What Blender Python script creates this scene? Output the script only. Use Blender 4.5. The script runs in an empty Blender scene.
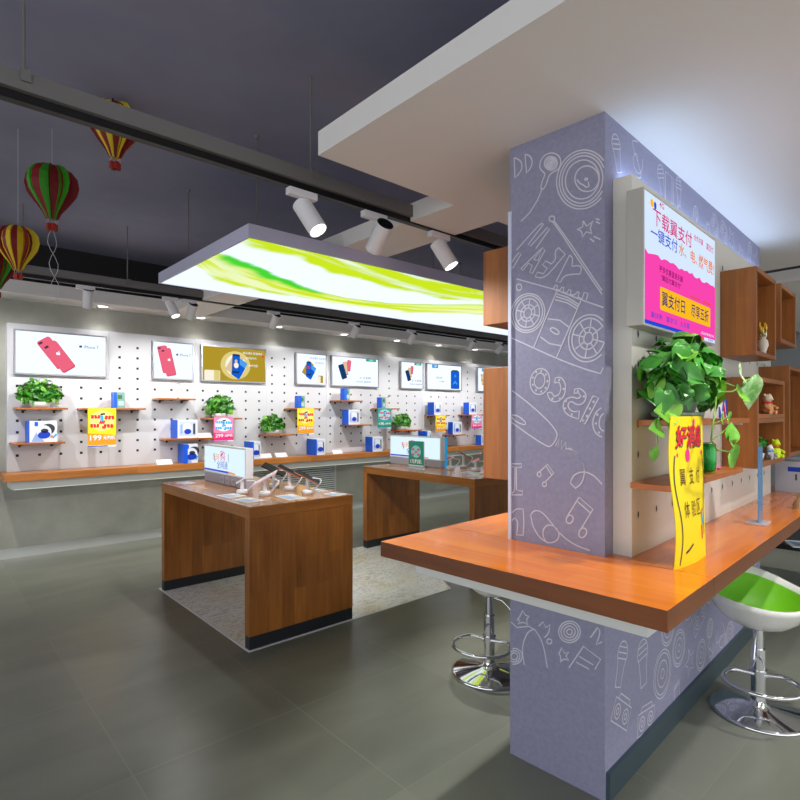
import bpy, math, random
from mathutils import Vector, Matrix
random.seed(7)
PI = math.pi
S = bpy.context.scene
C = S.collection
PHI = math.radians(3.4)          # the bar and its pillar stand slightly turned to the room

def bar(x, y, z=0):
    c, s = math.cos(PHI), math.sin(PHI)
    return (x*c - y*s, x*s + y*c, z)

# ------------------------------------------------------------------ materials
MATS = {}
def lin(c):
    return tuple((v/12.92 if v <= .04045 else ((v+.055)/1.055)**2.4) for v in c)
def rgb(r, g, b):
    return lin((r/255, g/255, b/255)) + (1,)
def plain(name, col, rough=.5, metal=0, coat=0, emit=0, trans=0, alpha=1, ior=1.45, sub=0):
    if name in MATS: return MATS[name]
    m = bpy.data.materials.new(name); m.use_nodes = True
    b = m.node_tree.nodes['Principled BSDF']
    b.inputs['Base Color'].default_value = rgb(*col)
    b.inputs['Roughness'].default_value = rough
    b.inputs['Metallic'].default_value = metal
    b.inputs['Coat Weight'].default_value = coat
    b.inputs['Coat Roughness'].default_value = .05
    b.inputs['Transmission Weight'].default_value = trans
    b.inputs['IOR'].default_value = ior
    if emit:
        b.inputs['Emission Color'].default_value = rgb(*col)
        b.inputs['Emission Strength'].default_value = emit
    MATS[name] = m
    return m
def glow(name, col, strength=1.0):
    """A backlit printed or lamp surface."""
    if name in MATS: return MATS[name]
    m = bpy.data.materials.new(name); m.use_nodes = True
    nt = m.node_tree; nt.nodes.clear()
    e = nt.nodes.new('ShaderNodeEmission'); o = nt.nodes.new('ShaderNodeOutputMaterial')
    e.inputs[0].default_value = rgb(*col); e.inputs[1].default_value = strength
    nt.links.new(e.outputs[0], o.inputs[0])
    MATS[name] = m
    return m
def N(nt, t, **kw):
    n = nt.nodes.new(t)
    for k, v in kw.items(): setattr(n, k, v)
    return n
def ramp(nt, src, stops):
    r = N(nt, 'ShaderNodeValToRGB'); e = r.color_ramp.elements
    while len(e) < len(stops): e.new(.5)
    for i, (p, c) in enumerate(stops):
        e[i].position = p; e[i].color = c
    nt.links.new(src, r.inputs[0]); return r
def wood(name, dark, light, rough=.35, coat=0, staveL=.42, staveW=.075, spec=.5):
    """Finger-jointed staves with fine grain, laid out along the UV u axis (metres)."""
    m = bpy.data.materials.new(name); m.use_nodes = True
    nt = m.node_tree; b = nt.nodes['Principled BSDF']; L = nt.links.new
    tc = N(nt, 'ShaderNodeTexCoord')
    br = N(nt, 'ShaderNodeTexBrick'); br.offset = .37; br.squash = 1
    br.inputs['Scale'].default_value = 1
    br.inputs['Mortar Size'].default_value = .0006
    br.inputs['Mortar Smooth'].default_value = .3
    br.inputs['Bias'].default_value = 0
    br.inputs['Brick Width'].default_value = staveL
    br.inputs['Row Height'].default_value = staveW
    br.inputs['Color1'].default_value = (0, 0, 0, 1); br.inputs['Color2'].default_value = (1, 1, 1, 1)
    br.inputs['Mortar'].default_value = (.1, .1, .1, 1)
    L(tc.outputs['UV'], br.inputs['Vector'])
    mp = N(nt, 'ShaderNodeMapping'); mp.inputs['Scale'].default_value = (2.2, 34, 1)
    L(tc.outputs['UV'], mp.inputs[0])
    n1 = N(nt, 'ShaderNodeTexNoise'); n1.inputs['Scale'].default_value = 1; n1.inputs['Detail'].default_value = 6
    n1.inputs['Roughness'].default_value = .65; n1.inputs['Distortion'].default_value = .6
    L(mp.outputs[0], n1.inputs['Vector'])
    mp2 = N(nt, 'ShaderNodeMapping'); mp2.inputs['Scale'].default_value = (1.2, 5, 1)
    L(tc.outputs['UV'], mp2.inputs[0])
    n2 = N(nt, 'ShaderNodeTexNoise'); n2.inputs['Scale'].default_value = 1.6; n2.inputs['Detail'].default_value = 3
    L(mp2.outputs[0], n2.inputs['Vector'])
    def mix(a, bb, f):
        k = N(nt, 'ShaderNodeMath', operation='MULTIPLY_ADD'); k.inputs[1].default_value = f
        L(a, k.inputs[0]); 
        if bb is not None: L(bb, k.inputs[2])
        else: k.inputs[2].default_value = 0
        return k.outputs[0]
    v = mix(br.outputs['Color'], None, .15)
    v = mix(n1.outputs[0], v, .5)
    v = mix(n2.outputs[0], v, .45)
    r = ramp(nt, v, [(.27, rgb(*dark)), (.78, rgb(*light))])
    L(r.outputs[0], b.inputs['Base Color'])
    b.inputs['Roughness'].default_value = rough
    b.inputs['Coat Weight'].default_value = coat; b.inputs['Coat Roughness'].default_value = .06
    b.inputs['Specular IOR Level'].default_value = spec
    return m
def noisy(name, c1, c2, scale=3, rough=.6, detail=6, bump=0, coord='Object', stretch=(1, 1, 1), lo=.35, hi=.65):
    m = bpy.data.materials.new(name); m.use_nodes = True
    nt = m.node_tree; b = nt.nodes['Principled BSDF']; L = nt.links.new
    tc = N(nt, 'ShaderNodeTexCoord'); mp = N(nt, 'ShaderNodeMapping'); mp.inputs['Scale'].default_value = stretch
    L(tc.outputs[coord], mp.inputs[0])
    n = N(nt, 'ShaderNodeTexNoise'); n.inputs['Scale'].default_value = scale; n.inputs['Detail'].default_value = detail
    n.inputs['Roughness'].default_value = .6
    L(mp.outputs[0], n.inputs['Vector'])
    r = ramp(nt, n.outputs[0], [(lo, rgb(*c1)), (hi, rgb(*c2))])
    L(r.outputs[0], b.inputs['Base Color']); b.inputs['Roughness'].default_value = rough
    if bump:
        bp = N(nt, 'ShaderNodeBump'); bp.inputs['Strength'].default_value = bump; bp.inputs['Distance'].default_value = .01
        L(n.outputs[0], bp.inputs['Height']); L(bp.outputs[0], b.inputs['Normal'])
    return m

W_TABLE = wood('table_wood', (98, 52, 14), (188, 118, 48), .34, .15, .5, .085)
W_TOP = wood('table_top_wood', (136, 76, 26), (212, 146, 74), .22, .25, .5, .08)
W_BAR = wood('bar_top_wood', (186, 82, 8), (236, 138, 34), .22, .28, .9, .09)
W_BARSHADE = wood('bar_wood_shaded', (72, 33, 8), (138, 74, 22), .35, .2, .9, .09)  # same wood as the top; shade on the edges is put into the colour
W_SHELF = wood('shelf_wood', (132, 68, 18), (204, 124, 52), .38, .1, .6, .08)
W_BOX = wood('box_wood', (104, 56, 18), (184, 114, 50), .42, .1, .45, .07)
W_COUNTER = wood('counter_wood', (136, 76, 24), (206, 132, 60), .38, .1, .7, .08)

def floor_mat():
    m = bpy.data.materials.new('floor_tile'); m.use_nodes = True
    nt = m.node_tree; b = nt.nodes['Principled BSDF']; L = nt.links.new
    tc = N(nt, 'ShaderNodeTexCoord')
    mp = N(nt, 'ShaderNodeMapping'); mp.inputs['Location'].default_value = (-.645+.73*20, -3.76+.75*20, 0)
    L(tc.outputs['Object'], mp.inputs[0])
    br = N(nt, 'ShaderNodeTexBrick'); br.offset = 0
    for k, v in (('Scale', 1), ('Mortar Size', .0034), ('Mortar Smooth', .2), ('Bias', 0), ('Brick Width', .73), ('Row Height', .75)): br.inputs[k].default_value = v
    br.inputs['Color1'].default_value = (.42, .42, .42, 1); br.inputs['Color2'].default_value = (.58, .58, .58, 1); br.inputs['Mortar'].default_value = (0, 0, 0, 1)
    L(mp.outputs[0], br.inputs['Vector'])
    n = N(nt, 'ShaderNodeTexNoise'); n.inputs['Scale'].default_value = 1.3; n.inputs['Detail'].default_value = 7; n.inputs['Distortion'].default_value = .5
    mp2 = N(nt, 'ShaderNodeMapping'); mp2.inputs['Scale'].default_value = (1, 2.6, 1)
    L(tc.outputs['Object'], mp2.inputs[0]); L(mp2.outputs[0], n.inputs['Vector'])
    a = N(nt, 'ShaderNodeMath', operation='MULTIPLY_ADD'); a.inputs[1].default_value = .6
    L(n.outputs[0], a.inputs[0]); L(br.outputs['Color'], a.inputs[2])
    r = ramp(nt, a.outputs[0], [(.2, rgb(72, 72, 64)), (.55, rgb(96, 98, 88)), (1.0, rgb(130, 132, 120))])
    mx = N(nt, 'ShaderNodeMix', data_type='RGBA'); L(br.outputs['Fac'], mx.inputs[0])
    L(r.outputs[0], mx.inputs[6]); mx.inputs[7].default_value = rgb(124, 125, 116)
    L(mx.outputs[2], b.inputs['Base Color'])
    b.inputs['Roughness'].default_value = .30
    return m
def marble_mat():
    m = bpy.data.materials.new('marble'); m.use_nodes = True
    nt = m.node_tree; b = nt.nodes['Principled BSDF']; L = nt.links.new
    tc = N(nt, 'ShaderNodeTexCoord'); mp = N(nt, 'ShaderNodeMapping')
    mp.inputs['Rotation'].default_value = (0, 0, .9); mp.inputs['Scale'].default_value = (1, 2.6, 1)
    L(tc.outputs['Object'], mp.inputs[0])
    n = N(nt, 'ShaderNodeTexNoise'); n.inputs['Scale'].default_value = 4.2; n.inputs['Detail'].default_value = 9; n.inputs['Distortion'].default_value = 2.2; n.inputs['Roughness'].default_value = .62
    L(mp.outputs[0], n.inputs['Vector'])
    a = N(nt, 'ShaderNodeMath', operation='SUBTRACT'); a.inputs[1].default_value = .5; L(n.outputs[0], a.inputs[0])
    ab = N(nt, 'ShaderNodeMath', operation='ABSOLUTE'); L(a.outputs[0], ab.inputs[0])
    r = ramp(nt, ab.outputs[0], [(0, rgb(150, 150, 154)), (.006, rgb(196, 196, 196)), (.02, rgb(240, 240, 238)), (.3, rgb(250, 250, 248))])
    n2 = N(nt, 'ShaderNodeTexNoise'); n2.inputs['Scale'].default_value = 2.3; n2.inputs['Detail'].default_value = 3; L(tc.outputs['Object'], n2.inputs['Vector'])
    r2 = ramp(nt, n2.outputs[0], [(.5, (1, 1, 1, 1)), (.75, rgb(246, 236, 205))])
    mx = N(nt, 'ShaderNodeMix', data_type='RGBA', blend_type='MULTIPLY'); mx.inputs[0].default_value = 1
    L(r.outputs[0], mx.inputs[6]); L(r2.outputs[0], mx.inputs[7]); L(mx.outputs[2], b.inputs['Base Color'])
    b.inputs['Roughness'].default_value = .22
    return m
def stream_mat():
    m = bpy.data.materials.new('light_box_print'); m.use_nodes = True
    nt = m.node_tree; nt.nodes.clear()
    a = N(nt, 'ShaderNodeAttribute'); a.attribute_name = 'print'
    e = N(nt, 'ShaderNodeEmission'); e.inputs[1].default_value = 1.12; nt.links.new(a.outputs[0], e.inputs[0])
    o = N(nt, 'ShaderNodeOutputMaterial'); nt.links.new(e.outputs[0], o.inputs[0])
    return m
def lerp_tab(tab, x):
    if x <= tab[0][0]: return tab[0][1]
    for (a, b), (c, d) in zip(tab, tab[1:]):
        if x <= c: return b+(d-b)*(x-a)/(c-a)
    return tab[-1][1]
def stream_print(me):
    """brush strokes of the printed cloth: lime wash along the front, a sweeping lime band with a green edge"""
    from mathutils import noise
    A1 = [(0, .12), (.2, .16), (.48, .22), (.78, .34), (1.4, .46), (1.9, .47), (2.5, .33), (3.2, .12), (3.8, .3), (4.8, .5)]
    B0 = [(0, .44), (.10, .46), (.29, .55), (.54, .68), (.91, .90), (1.41, 1.01), (1.87, .93), (2.22, .70), (2.53, .42), (3.0, .25), (3.8, .5), (4.8, .8)]
    B1 = [(0, .80), (.1, .95), (.19, 1.08), (.44, 1.20), (.74, 1.28), (1.65, 1.27), (2.28, 1.19), (2.97, .78), (3.5, .6), (4.8, 1.2)]
    W = Vector((.84, .93, 1)); Lm = Vector(rgb(196, 222, 30)[:3]); Y2 = Vector(rgb(226, 236, 120)[:3]); Gn = Vector(rgb(70, 205, 50)[:3])
    ss = lambda e0, e1, x: (lambda t: t*t*(3-2*t))(min(1, max(0, (x-e0)/(e1-e0))))
    at = me.color_attributes.new('print', 'FLOAT_COLOR', 'POINT')
    for i, v in enumerate(me.vertices):
        x, y = v.co.x, v.co.y
        b0, b1, a1 = lerp_tab(B0, x), lerp_tab(B1, x), lerp_tab(A1, x)
        s = (y-b0)/max(.05, b1-b0)                              # position across the band
        n1 = noise.fractal(Vector((x*.9, s*3.2, 3)), 1, 2, 4)    # streaks running along the stroke
        n2 = noise.fractal(Vector((x*3.2, y*3.2, 9)), 1, 2, 4)
        c = W.copy()
        k = ss(a1+.05, a1-.08, y+n2*.07)*(.62+.9*noise.fractal(Vector((x*.8, (y-a1)*8, 5)), 1, 2, 4))
        k *= ss(-.05, .12, x+.5*max(0, .35-y)+n2*.1)
        c = c.lerp(Lm, min(1, max(0, k*1.6)))
        e = ss(-.03, .10, s+n2*.10)*ss(1.04, .86, s+n2*.14)
        white = ss(.0, .28, n1)*ss(.15, .35, s)
        c = c.lerp(Lm.lerp(Y2, min(1, max(0, .3+n1*1.6+ss(1.6, 2.6, x)*.4))), min(1, e*(1-.35*white)))
        g = ss(-.10, .02, s+n2*.10)*ss(.42-.16*x, .10, s+n2*.12)*ss(1.35, .85, x+n2*.2)*ss(0, .1, x)
        c = c.lerp(Gn, min(1, g))
        g2 = ss(-.05, 0, s)*ss(.09, .02, s)*ss(1.0, 1.4, x)
        c = c.lerp(Vector(rgb(150, 216, 40)[:3]), .8*g2)
        at.data[i].color = (c.x, c.y, c.z, 1)
M_FLOOR = floor_mat(); M_MARBLE = marble_mat(); M_STREAM = stream_mat()
M_CONC = noisy('concrete_wall', (158, 158, 149), (182, 182, 172), 2.2, .75, 8)
M_DARK = noisy('dark_ceiling', (130, 131, 154), (142, 143, 164), 1.5, .85)
M_DUSK = plain('dark_wall_paint', (34, 34, 36), .9)
M_CREAM = plain('cream_ceiling_paint', (232, 229, 225), .85)
M_LAV = noisy('lavender_wallpaper', (136, 136, 162), (146, 146, 172), 60, .8)
M_LAVLINE = plain('doodle_line', (206, 204, 216), .8)
M_PEG = plain('peg_panel_white', (206, 207, 212), .5)
M_PEGB = plain('peg_panel_warm_white', (216, 214, 204), .45)
M_HOLE = plain('peg_hole_black', (16, 16, 18), .6)
M_STEEL = plain('brushed_steel', (200, 202, 200), .35, .5)
M_CHROME = plain('chrome', (225, 226, 230), .08, 1)
M_WHITE = plain('white_plastic', (232, 232, 236), .35)
M_WHITEM = plain('white_lamp_metal', (226, 224, 226), .4)
M_GREYM = plain('grey_metal', (112, 110, 108), .5)
M_LBOX = plain('light_box_frame', (196, 196, 220), .45)
M_BLACK = plain('black_metal', (14, 14, 16), .4)
M_PLINTH = plain('plinth_black', (34, 38, 42), .45)
M_APRON = plain('grey_apron', (214, 216, 212), .5)
M_BLUE = plain('blue_card', (10, 92, 226), .4)
M_DBLUE = plain('deep_blue_card', (18, 60, 196), .4)
M_CARD = plain('white_card', (226, 230, 240), .4)
M_PALEBLUE = plain('pale_blue_print', (150, 176, 226), .4)
M_DGREY = plain('dark_grey_print', (52, 56, 62), .4)
M_RED = plain('red_print', (222, 30, 50), .5)
M_YEL = plain('yellow_paper', (248, 216, 10), .5)
M_PYEL = plain('pale_yellow_paper', (250, 236, 130), .5)
M_ORG = plain('orange_print', (240, 160, 20), .5)
M_PINK = plain('pink_paper', (246, 130, 180), .5)
M_HOT = plain('hot_pink_print', (236, 40, 130), .5)
M_TEAL = plain('teal_paper', (40, 160, 150), .5)
M_PTEAL = plain('pale_teal_paper', (150, 222, 220), .5)
M_SKY = plain('sky_blue_print', (50, 170, 235), .5)
M_PAPER = plain('white_paper', (240, 240, 242), .5)
M_INK = plain('dark_ink', (40, 30, 60), .5)
M_CLEAR = plain('clear_acrylic', (232, 240, 248), .08, 0, 0, 0, .6, 1, 1.2)
M_BLUEACR = plain('blue_tinted_acrylic', (96, 150, 200), .12, 0, .5, 0, .25, 1, 1.3)

# ------------------------------------------------------------------ mesh builder
class MB:
    def __init__(s): s.v = []; s.f = []; s.m = []; s.uv = []; s.sm = []
    def face(s, pts, mat=0, grain=None, smooth=False):
        i = len(s.v); s.v += [tuple(p) for p in pts]; s.f.append(tuple(range(i, i+len(pts)))); s.m.append(mat); s.sm.append(smooth)
        a, b, c = Vector(pts[0]), Vector(pts[1]), Vector(pts[2]); n = (b-a).cross(c-a)
        k = max(range(3), key=lambda q: abs(n[q])); ax = [q for q in range(3) if q != k]
        g = grain if grain in ax else ax[0]
        o = [q for q in ax if q != g][0]
        s.uv.append([(p[g]+.013*k, p[o]+.037*k) for p in pts])
    def box(s, a, b, mat=0, grain=0, mats=None):
        x0, y0, z0 = a; x1, y1, z1 = b
        if x0 > x1: x0, x1 = x1, x0
        if y0 > y1: y0, y1 = y1, y0
        if z0 > z1: z0, z1 = z1, z0
        P = [(x0,y0,z0),(x1,y0,z0),(x1,y1,z0),(x0,y1,z0),(x0,y0,z1),(x1,y0,z1),(x1,y1,z1),(x0,y1,z1)]
        F = {'-z':(0,3,2,1),'+z':(4,5,6,7),'-y':(0,1,5,4),'+x':(1,2,6,5),'+y':(2,3,7,6),'-x':(3,0,4,7)}
        for k, f in F.items():
            s.face([P[i] for i in f], (mats or {}).get(k, mat), grain)
        return s
    def grid(s, rows, mat=0, smooth=True, close=False):
        """rows of points -> shared-vertex surface"""
        i = len(s.v); n = len(rows[0])
        for r in rows: s.v += [tuple(p) for p in r]
        for a in range(len(rows)-1):
            for b in range(n if close else n-1):
                c = (b+1) % n
                s.f.append((i+a*n+b, i+a*n+c, i+(a+1)*n+c, i+(a+1)*n+b)); s.m.append(mat); s.sm.append(smooth)
                s.uv.append([(b*.05, a*.05), (c*.05, a*.05), (c*.05, a*.05+.05), (b*.05, a*.05+.05)])
        return s
    def cone(s, p0, p1, r0, r1, n=16, mat=0, caps=True, capmat=None, smooth=True):
        p0, p1 = Vector(p0), Vector(p1); d = (p1-p0).normalized()
        u = d.orthogonal().normalized(); w = d.cross(u)
        ring = lambda p, r: [p + (u*math.cos(2*PI*k/n) + w*math.sin(2*PI*k/n))*r for k in range(n)]
        A, B = ring(p0, r0), ring(p1, r1)
        s.grid([A, B], mat, smooth, True)
        if caps:
            s.face(A[::-1], mat if capmat is None else capmat[0]); s.face(B, mat if capmat is None else capmat[1])
        return s
    def lathe(s, prof, n=24, mat=0, c=(0, 0, 0), axis=2, sx=1, sy=1):
        rows = []
        for r, h in prof:
            rows.append([(c[0]+r*sx*math.cos(2*PI*k/n), c[1]+r*sy*math.sin(2*PI*k/n), c[2]+h) for k in range(n)])
        return s.grid(rows, mat, True, True)
    def tube(s, pts, r, n=8, mat=0, closed=False, taper=1):
        pts = [Vector(p) for p in pts]; m = len(pts); rows = []
        u = None
        for i, p in enumerate(pts):
            a = pts[(i-1) % m] if (closed or i) else p; b = pts[(i+1) % m] if (closed or i < m-1) else p
            d = (b-a).normalized()
            u = d.orthogonal().normalized() if u is None else (u - d*u.dot(d)).normalized()
            w = d.cross(u); rr = r*(1+(taper-1)*i/max(1, m-1))
            rows.append([p+(u*math.cos(2*PI*k/n)+w*math.sin(2*PI*k/n))*rr for k in range(n)])
        if closed: rows.append(rows[0])
        s.grid(rows, mat, True, True)
        if not closed: s.face(rows[0][::-1], mat); s.face(rows[-1], mat)
        return s
    def line(s, pts, w, place, mat=0):
        """flat ribbon along 2D points; place(u, v) -> 3D point"""
        if len(pts) > 4:
            for _ in range(2):
                q = [pts[0]]
                for i in range(1, len(pts)-1):
                    a, b, c = pts[i-1], pts[i], pts[i+1]
                    t0 = math.atan2(b[1]-a[1], b[0]-a[0]); t1 = math.atan2(c[1]-b[1], c[0]-b[0]); d = abs((t1-t0+PI) % (2*PI)-PI)
                    if d < 1.15: q += [(b[0]*.75+a[0]*.25, b[1]*.75+a[1]*.25), (b[0]*.75+c[0]*.25, b[1]*.75+c[1]*.25)]
                    else: q.append(b)
                q.append(pts[-1]); pts = q
        n = len(pts)
        L = []
        for i in range(n):
            a = pts[max(0, i-1)]; b = pts[min(n-1, i+1)]
            dx, dy = b[0]-a[0], b[1]-a[1]; l = math.hypot(dx, dy) or 1
            nx, ny = -dy/l*w/2, dx/l*w/2
            L.append((place(pts[i][0]+nx, pts[i][1]+ny), place(pts[i][0]-nx, pts[i][1]-ny)))
        s.grid(L, mat, False); return s
    def build(s, name, mats, parent=None, loc=(0,0,0), rotz=0, bevel=0, weld=False):
        me = bpy.data.meshes.new(name); me.from_pydata(s.v, [], s.f)
        for m in (mats if isinstance(mats, (list, tuple)) else [mats]): me.materials.append(m)
        me.polygons.foreach_set('material_index', s.m); me.polygons.foreach_set('use_smooth', s.sm)
        uvl = me.uv_layers.new(name='UVMap'); flat = []
        for q in s.uv:
            for p in q: flat += [p[0], p[1]]
        uvl.data.foreach_set('uv', flat)
        me.update(); me.validate()
        o = bpy.data.objects.new(name, me); C.objects.link(o)
        o.location = loc; o.rotation_euler = (0, 0, rotz)
        if parent: o.parent = parent
        if bevel:
            b = o.modifiers.new('bevel', 'BEVEL'); b.width = bevel; b.segments = 2; b.limit_method = 'ANGLE'
            w = o.modifiers.new('weld', 'WELD'); w.merge_threshold = .0001
            o.modifiers.move(1, 0)
        return o

def tag(o, label=None, cat=None, group=None, kind=None):
    if label: o['label'] = label
    if cat: o['category'] = cat
    if group: o['group'] = group
    if kind: o['kind'] = kind
    return o
def thing(name, label, cat, loc=(0,0,0), rotz=0, group=None):
    o = bpy.data.objects.new(name, None); C.objects.link(o); o.empty_display_size = .05
    o.location = loc; o.rotation_euler = (0, 0, rotz)
    return tag(o, label, cat, group)
def struct(name, mb, mats, loc=(0,0,0), rotz=0, bevel=0):
    return tag(mb.build(name, mats, None, loc, rotz, bevel), kind='structure')
def copy_tree(o, parent=None):
    c = o.copy(); C.objects.link(c)
    if parent: c.parent = parent
    for ch in o.children: copy_tree(ch, c)
    return c
def text(body, size, mat, parent, loc, rz=0, name='lettering', align='CENTER', bold=0, sx=1, shear=0, roll=0, ext=0, fit=None):
    cu = bpy.data.curves.new('t', 'FONT'); cu.body = body; cu.size = 1 if fit else size; bold = bold/size if fit else bold; cu.align_x = align; cu.align_y = 'CENTER'
    cu.offset = bold; cu.shear = shear; cu.extrude = ext; cu.resolution_u = 3
    t = bpy.data.objects.new('t', cu); C.objects.link(t)
    dg = bpy.context.evaluated_depsgraph_get(); dg.update()
    me = bpy.data.meshes.new_from_object(t.evaluated_get(dg)); bpy.data.objects.remove(t); bpy.data.curves.remove(cu)
    me.materials.clear(); me.materials.append(mat)
    if fit and len(me.vertices):
        xs = [v.co.x for v in me.vertices]; ys = [v.co.y for v in me.vertices]
        w_, h_ = max(xs)-min(xs), max(ys)-min(ys); cx, cy_ = (max(xs)+min(xs))/2, (max(ys)+min(ys))/2
        me.transform(Matrix.Translation((-cx, -cy_, 0)))
        me.transform(Matrix.Diagonal((fit[0]/w_, fit[1]/h_ if fit[1] else fit[0]/w_, 1, 1)))
    me.transform(Matrix.Diagonal((sx, 1, 1, 1)))
    me.transform(Matrix.Rotation(roll, 4, 'Z'))
    me.transform(Matrix.Rotation(PI/2, 4, 'X')); me.transform(Matrix.Rotation(rz, 4, 'Z'))
    o = bpy.data.objects.new(name, me); C.objects.link(o); o.location = loc; o.parent = parent
    return o
def circ(cx, cz, rx, rz=None, n=20, rot=0):
    rz = rx if rz is None else rz
    return [(cx+rx*math.cos(2*PI*k/n)*math.cos(rot)-rz*math.sin(2*PI*k/n)*math.sin(rot),
             cz+rx*math.cos(2*PI*k/n)*math.sin(rot)+rz*math.sin(2*PI*k/n)*math.cos(rot)) for k in range(n)]
def art(mb, pts, mat, lay, y=0):
    """printed shape on a face looking along -y: points (x, z)"""
    a = sum(pts[i][0]*pts[(i+1) % len(pts)][1]-pts[(i+1) % len(pts)][0]*pts[i][1] for i in range(len(pts)))
    if a < 0: pts = pts[::-1]
    mb.face([(p[0], y-.0007*lay, p[1]) for p in pts], mat)
def rr(cx, cz, w, h, r, rot=0, n=4):
    P = []
    for sx, sz, a0 in ((1, 1, 0), (-1, 1, PI/2), (-1, -1, PI), (1, -1, 3*PI/2)):
        for k in range(n+1):
            a = a0+PI/2*k/n; P.append((sx*(w/2-r)+r*math.cos(a), sz*(h/2-r)+r*math.sin(a)))
    c, s = math.cos(rot), math.sin(rot)
    return [(cx+x*c-z*s, cz+x*s+z*c) for x, z in P]
def spot(parent, loc, direction, watts, angle, blend=.4, col=(1, .98, .95), size=.03):
    l = bpy.data.lights.new('bulb', 'SPOT'); l.energy = watts; l.spot_size = math.radians(angle); l.spot_blend = blend
    l.color = col; l.shadow_soft_size = size
    o = bpy.data.objects.new('bulb', l); C.objects.link(o); o.location = loc
    o.rotation_euler = Vector(direction).to_track_quat('-Z', 'Y').to_euler()
    if parent: o.parent = parent
    return o
def area(parent, loc, direction, w, sx, sy, col=(1, 1, 1), name='lamp'):
    l = bpy.data.lights.new(name, 'AREA'); l.shape = 'RECTANGLE'; l.size = sx; l.size_y = sy; l.energy = w; l.color = col
    o = bpy.data.objects.new(name, l); C.objects.link(o); o.location = loc
    o.rotation_euler = Vector(direction).to_track_quat('-Z', 'Y').to_euler()
    if parent: o.parent = parent
    return o
# ------------------------------------------------------------------ the room
X0, X1, YB, ZC = -4.0, 9.5, 6.40, 3.05
struct('floor', MB().box((X0, -4, -.1), (X1, YB+.15, 0)), M_FLOOR)
# marble inlay under the two tables, with its white edge strip
mb = MB()
out = [(1.478, 2.972), (3.20, 2.972), (3.47, 3.46), (3.72, 4.52), (1.478, 4.52)]
inn = [(1.492, 2.986), (3.19, 2.986), (3.457, 3.465), (3.70, 4.506), (1.492, 4.506)]
mb.face([(x, y, .004) for x, y in inn], 0)
for i in range(5):
    j = (i+1) % 5
    mb.face([(out[i][0], out[i][1], .004), (out[j][0], out[j][1], .004), (inn[j][0], inn[j][1], .004), (inn[i][0], inn[i][1], .004)], 1)
    mb.face([(out[i][0], out[i][1], 0), (out[j][0], out[j][1], 0), (out[j][0], out[j][1], .004), (out[i][0], out[i][1], .004)], 1)
mb.face([(x, y, 0) for x, y in out[::-1]], 1)
struct('marble_inlay', mb, [M_MARBLE, plain('inlay_edge', (214, 214, 214), .3)])
struct('ceiling', MB().box((X0, -4, ZC), (X1, YB+.15, ZC+.1)), M_DARK)
# back wall: concrete up to the soffit, dark paint above it
mb = MB().box((X0, YB, 0), (X1, YB+.15, 2.5), 0).box((X0, YB, 2.5), (X1, YB+.15, ZC), 1)
struct('wall_back', mb, [M_CONC, M_DUSK])
struct('wall_right', MB().box((X1, -4, 0), (X1+.15, YB+.15, ZC)), plain('grey_wall_paint', (150, 156, 160), .7))
struct('baseboard_back', MB().box((X0, YB-.014, 0), (X1, YB, .095)), M_STEEL)
# dropped cream ceiling: slab over the pillar, the beam to the back soffit, the soffits
SL = 2.48; TH = .10
struct('trim_1', MB().box((1.286, -4, SL), (4.90, 1.955, SL+TH)), M_CREAM)
struct('trim_2', MB().box((2.12, 1.955, SL), (2.49, 6.04, SL+TH)), M_CREAM)
struct('trim_3', MB().box((X0, 6.04, SL), (X1, YB, SL+.12)), M_CREAM)
struct('trim_4', MB().box((5.45, -4, SL), (X1, 1.955, SL+TH)), M_CREAM)

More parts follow.
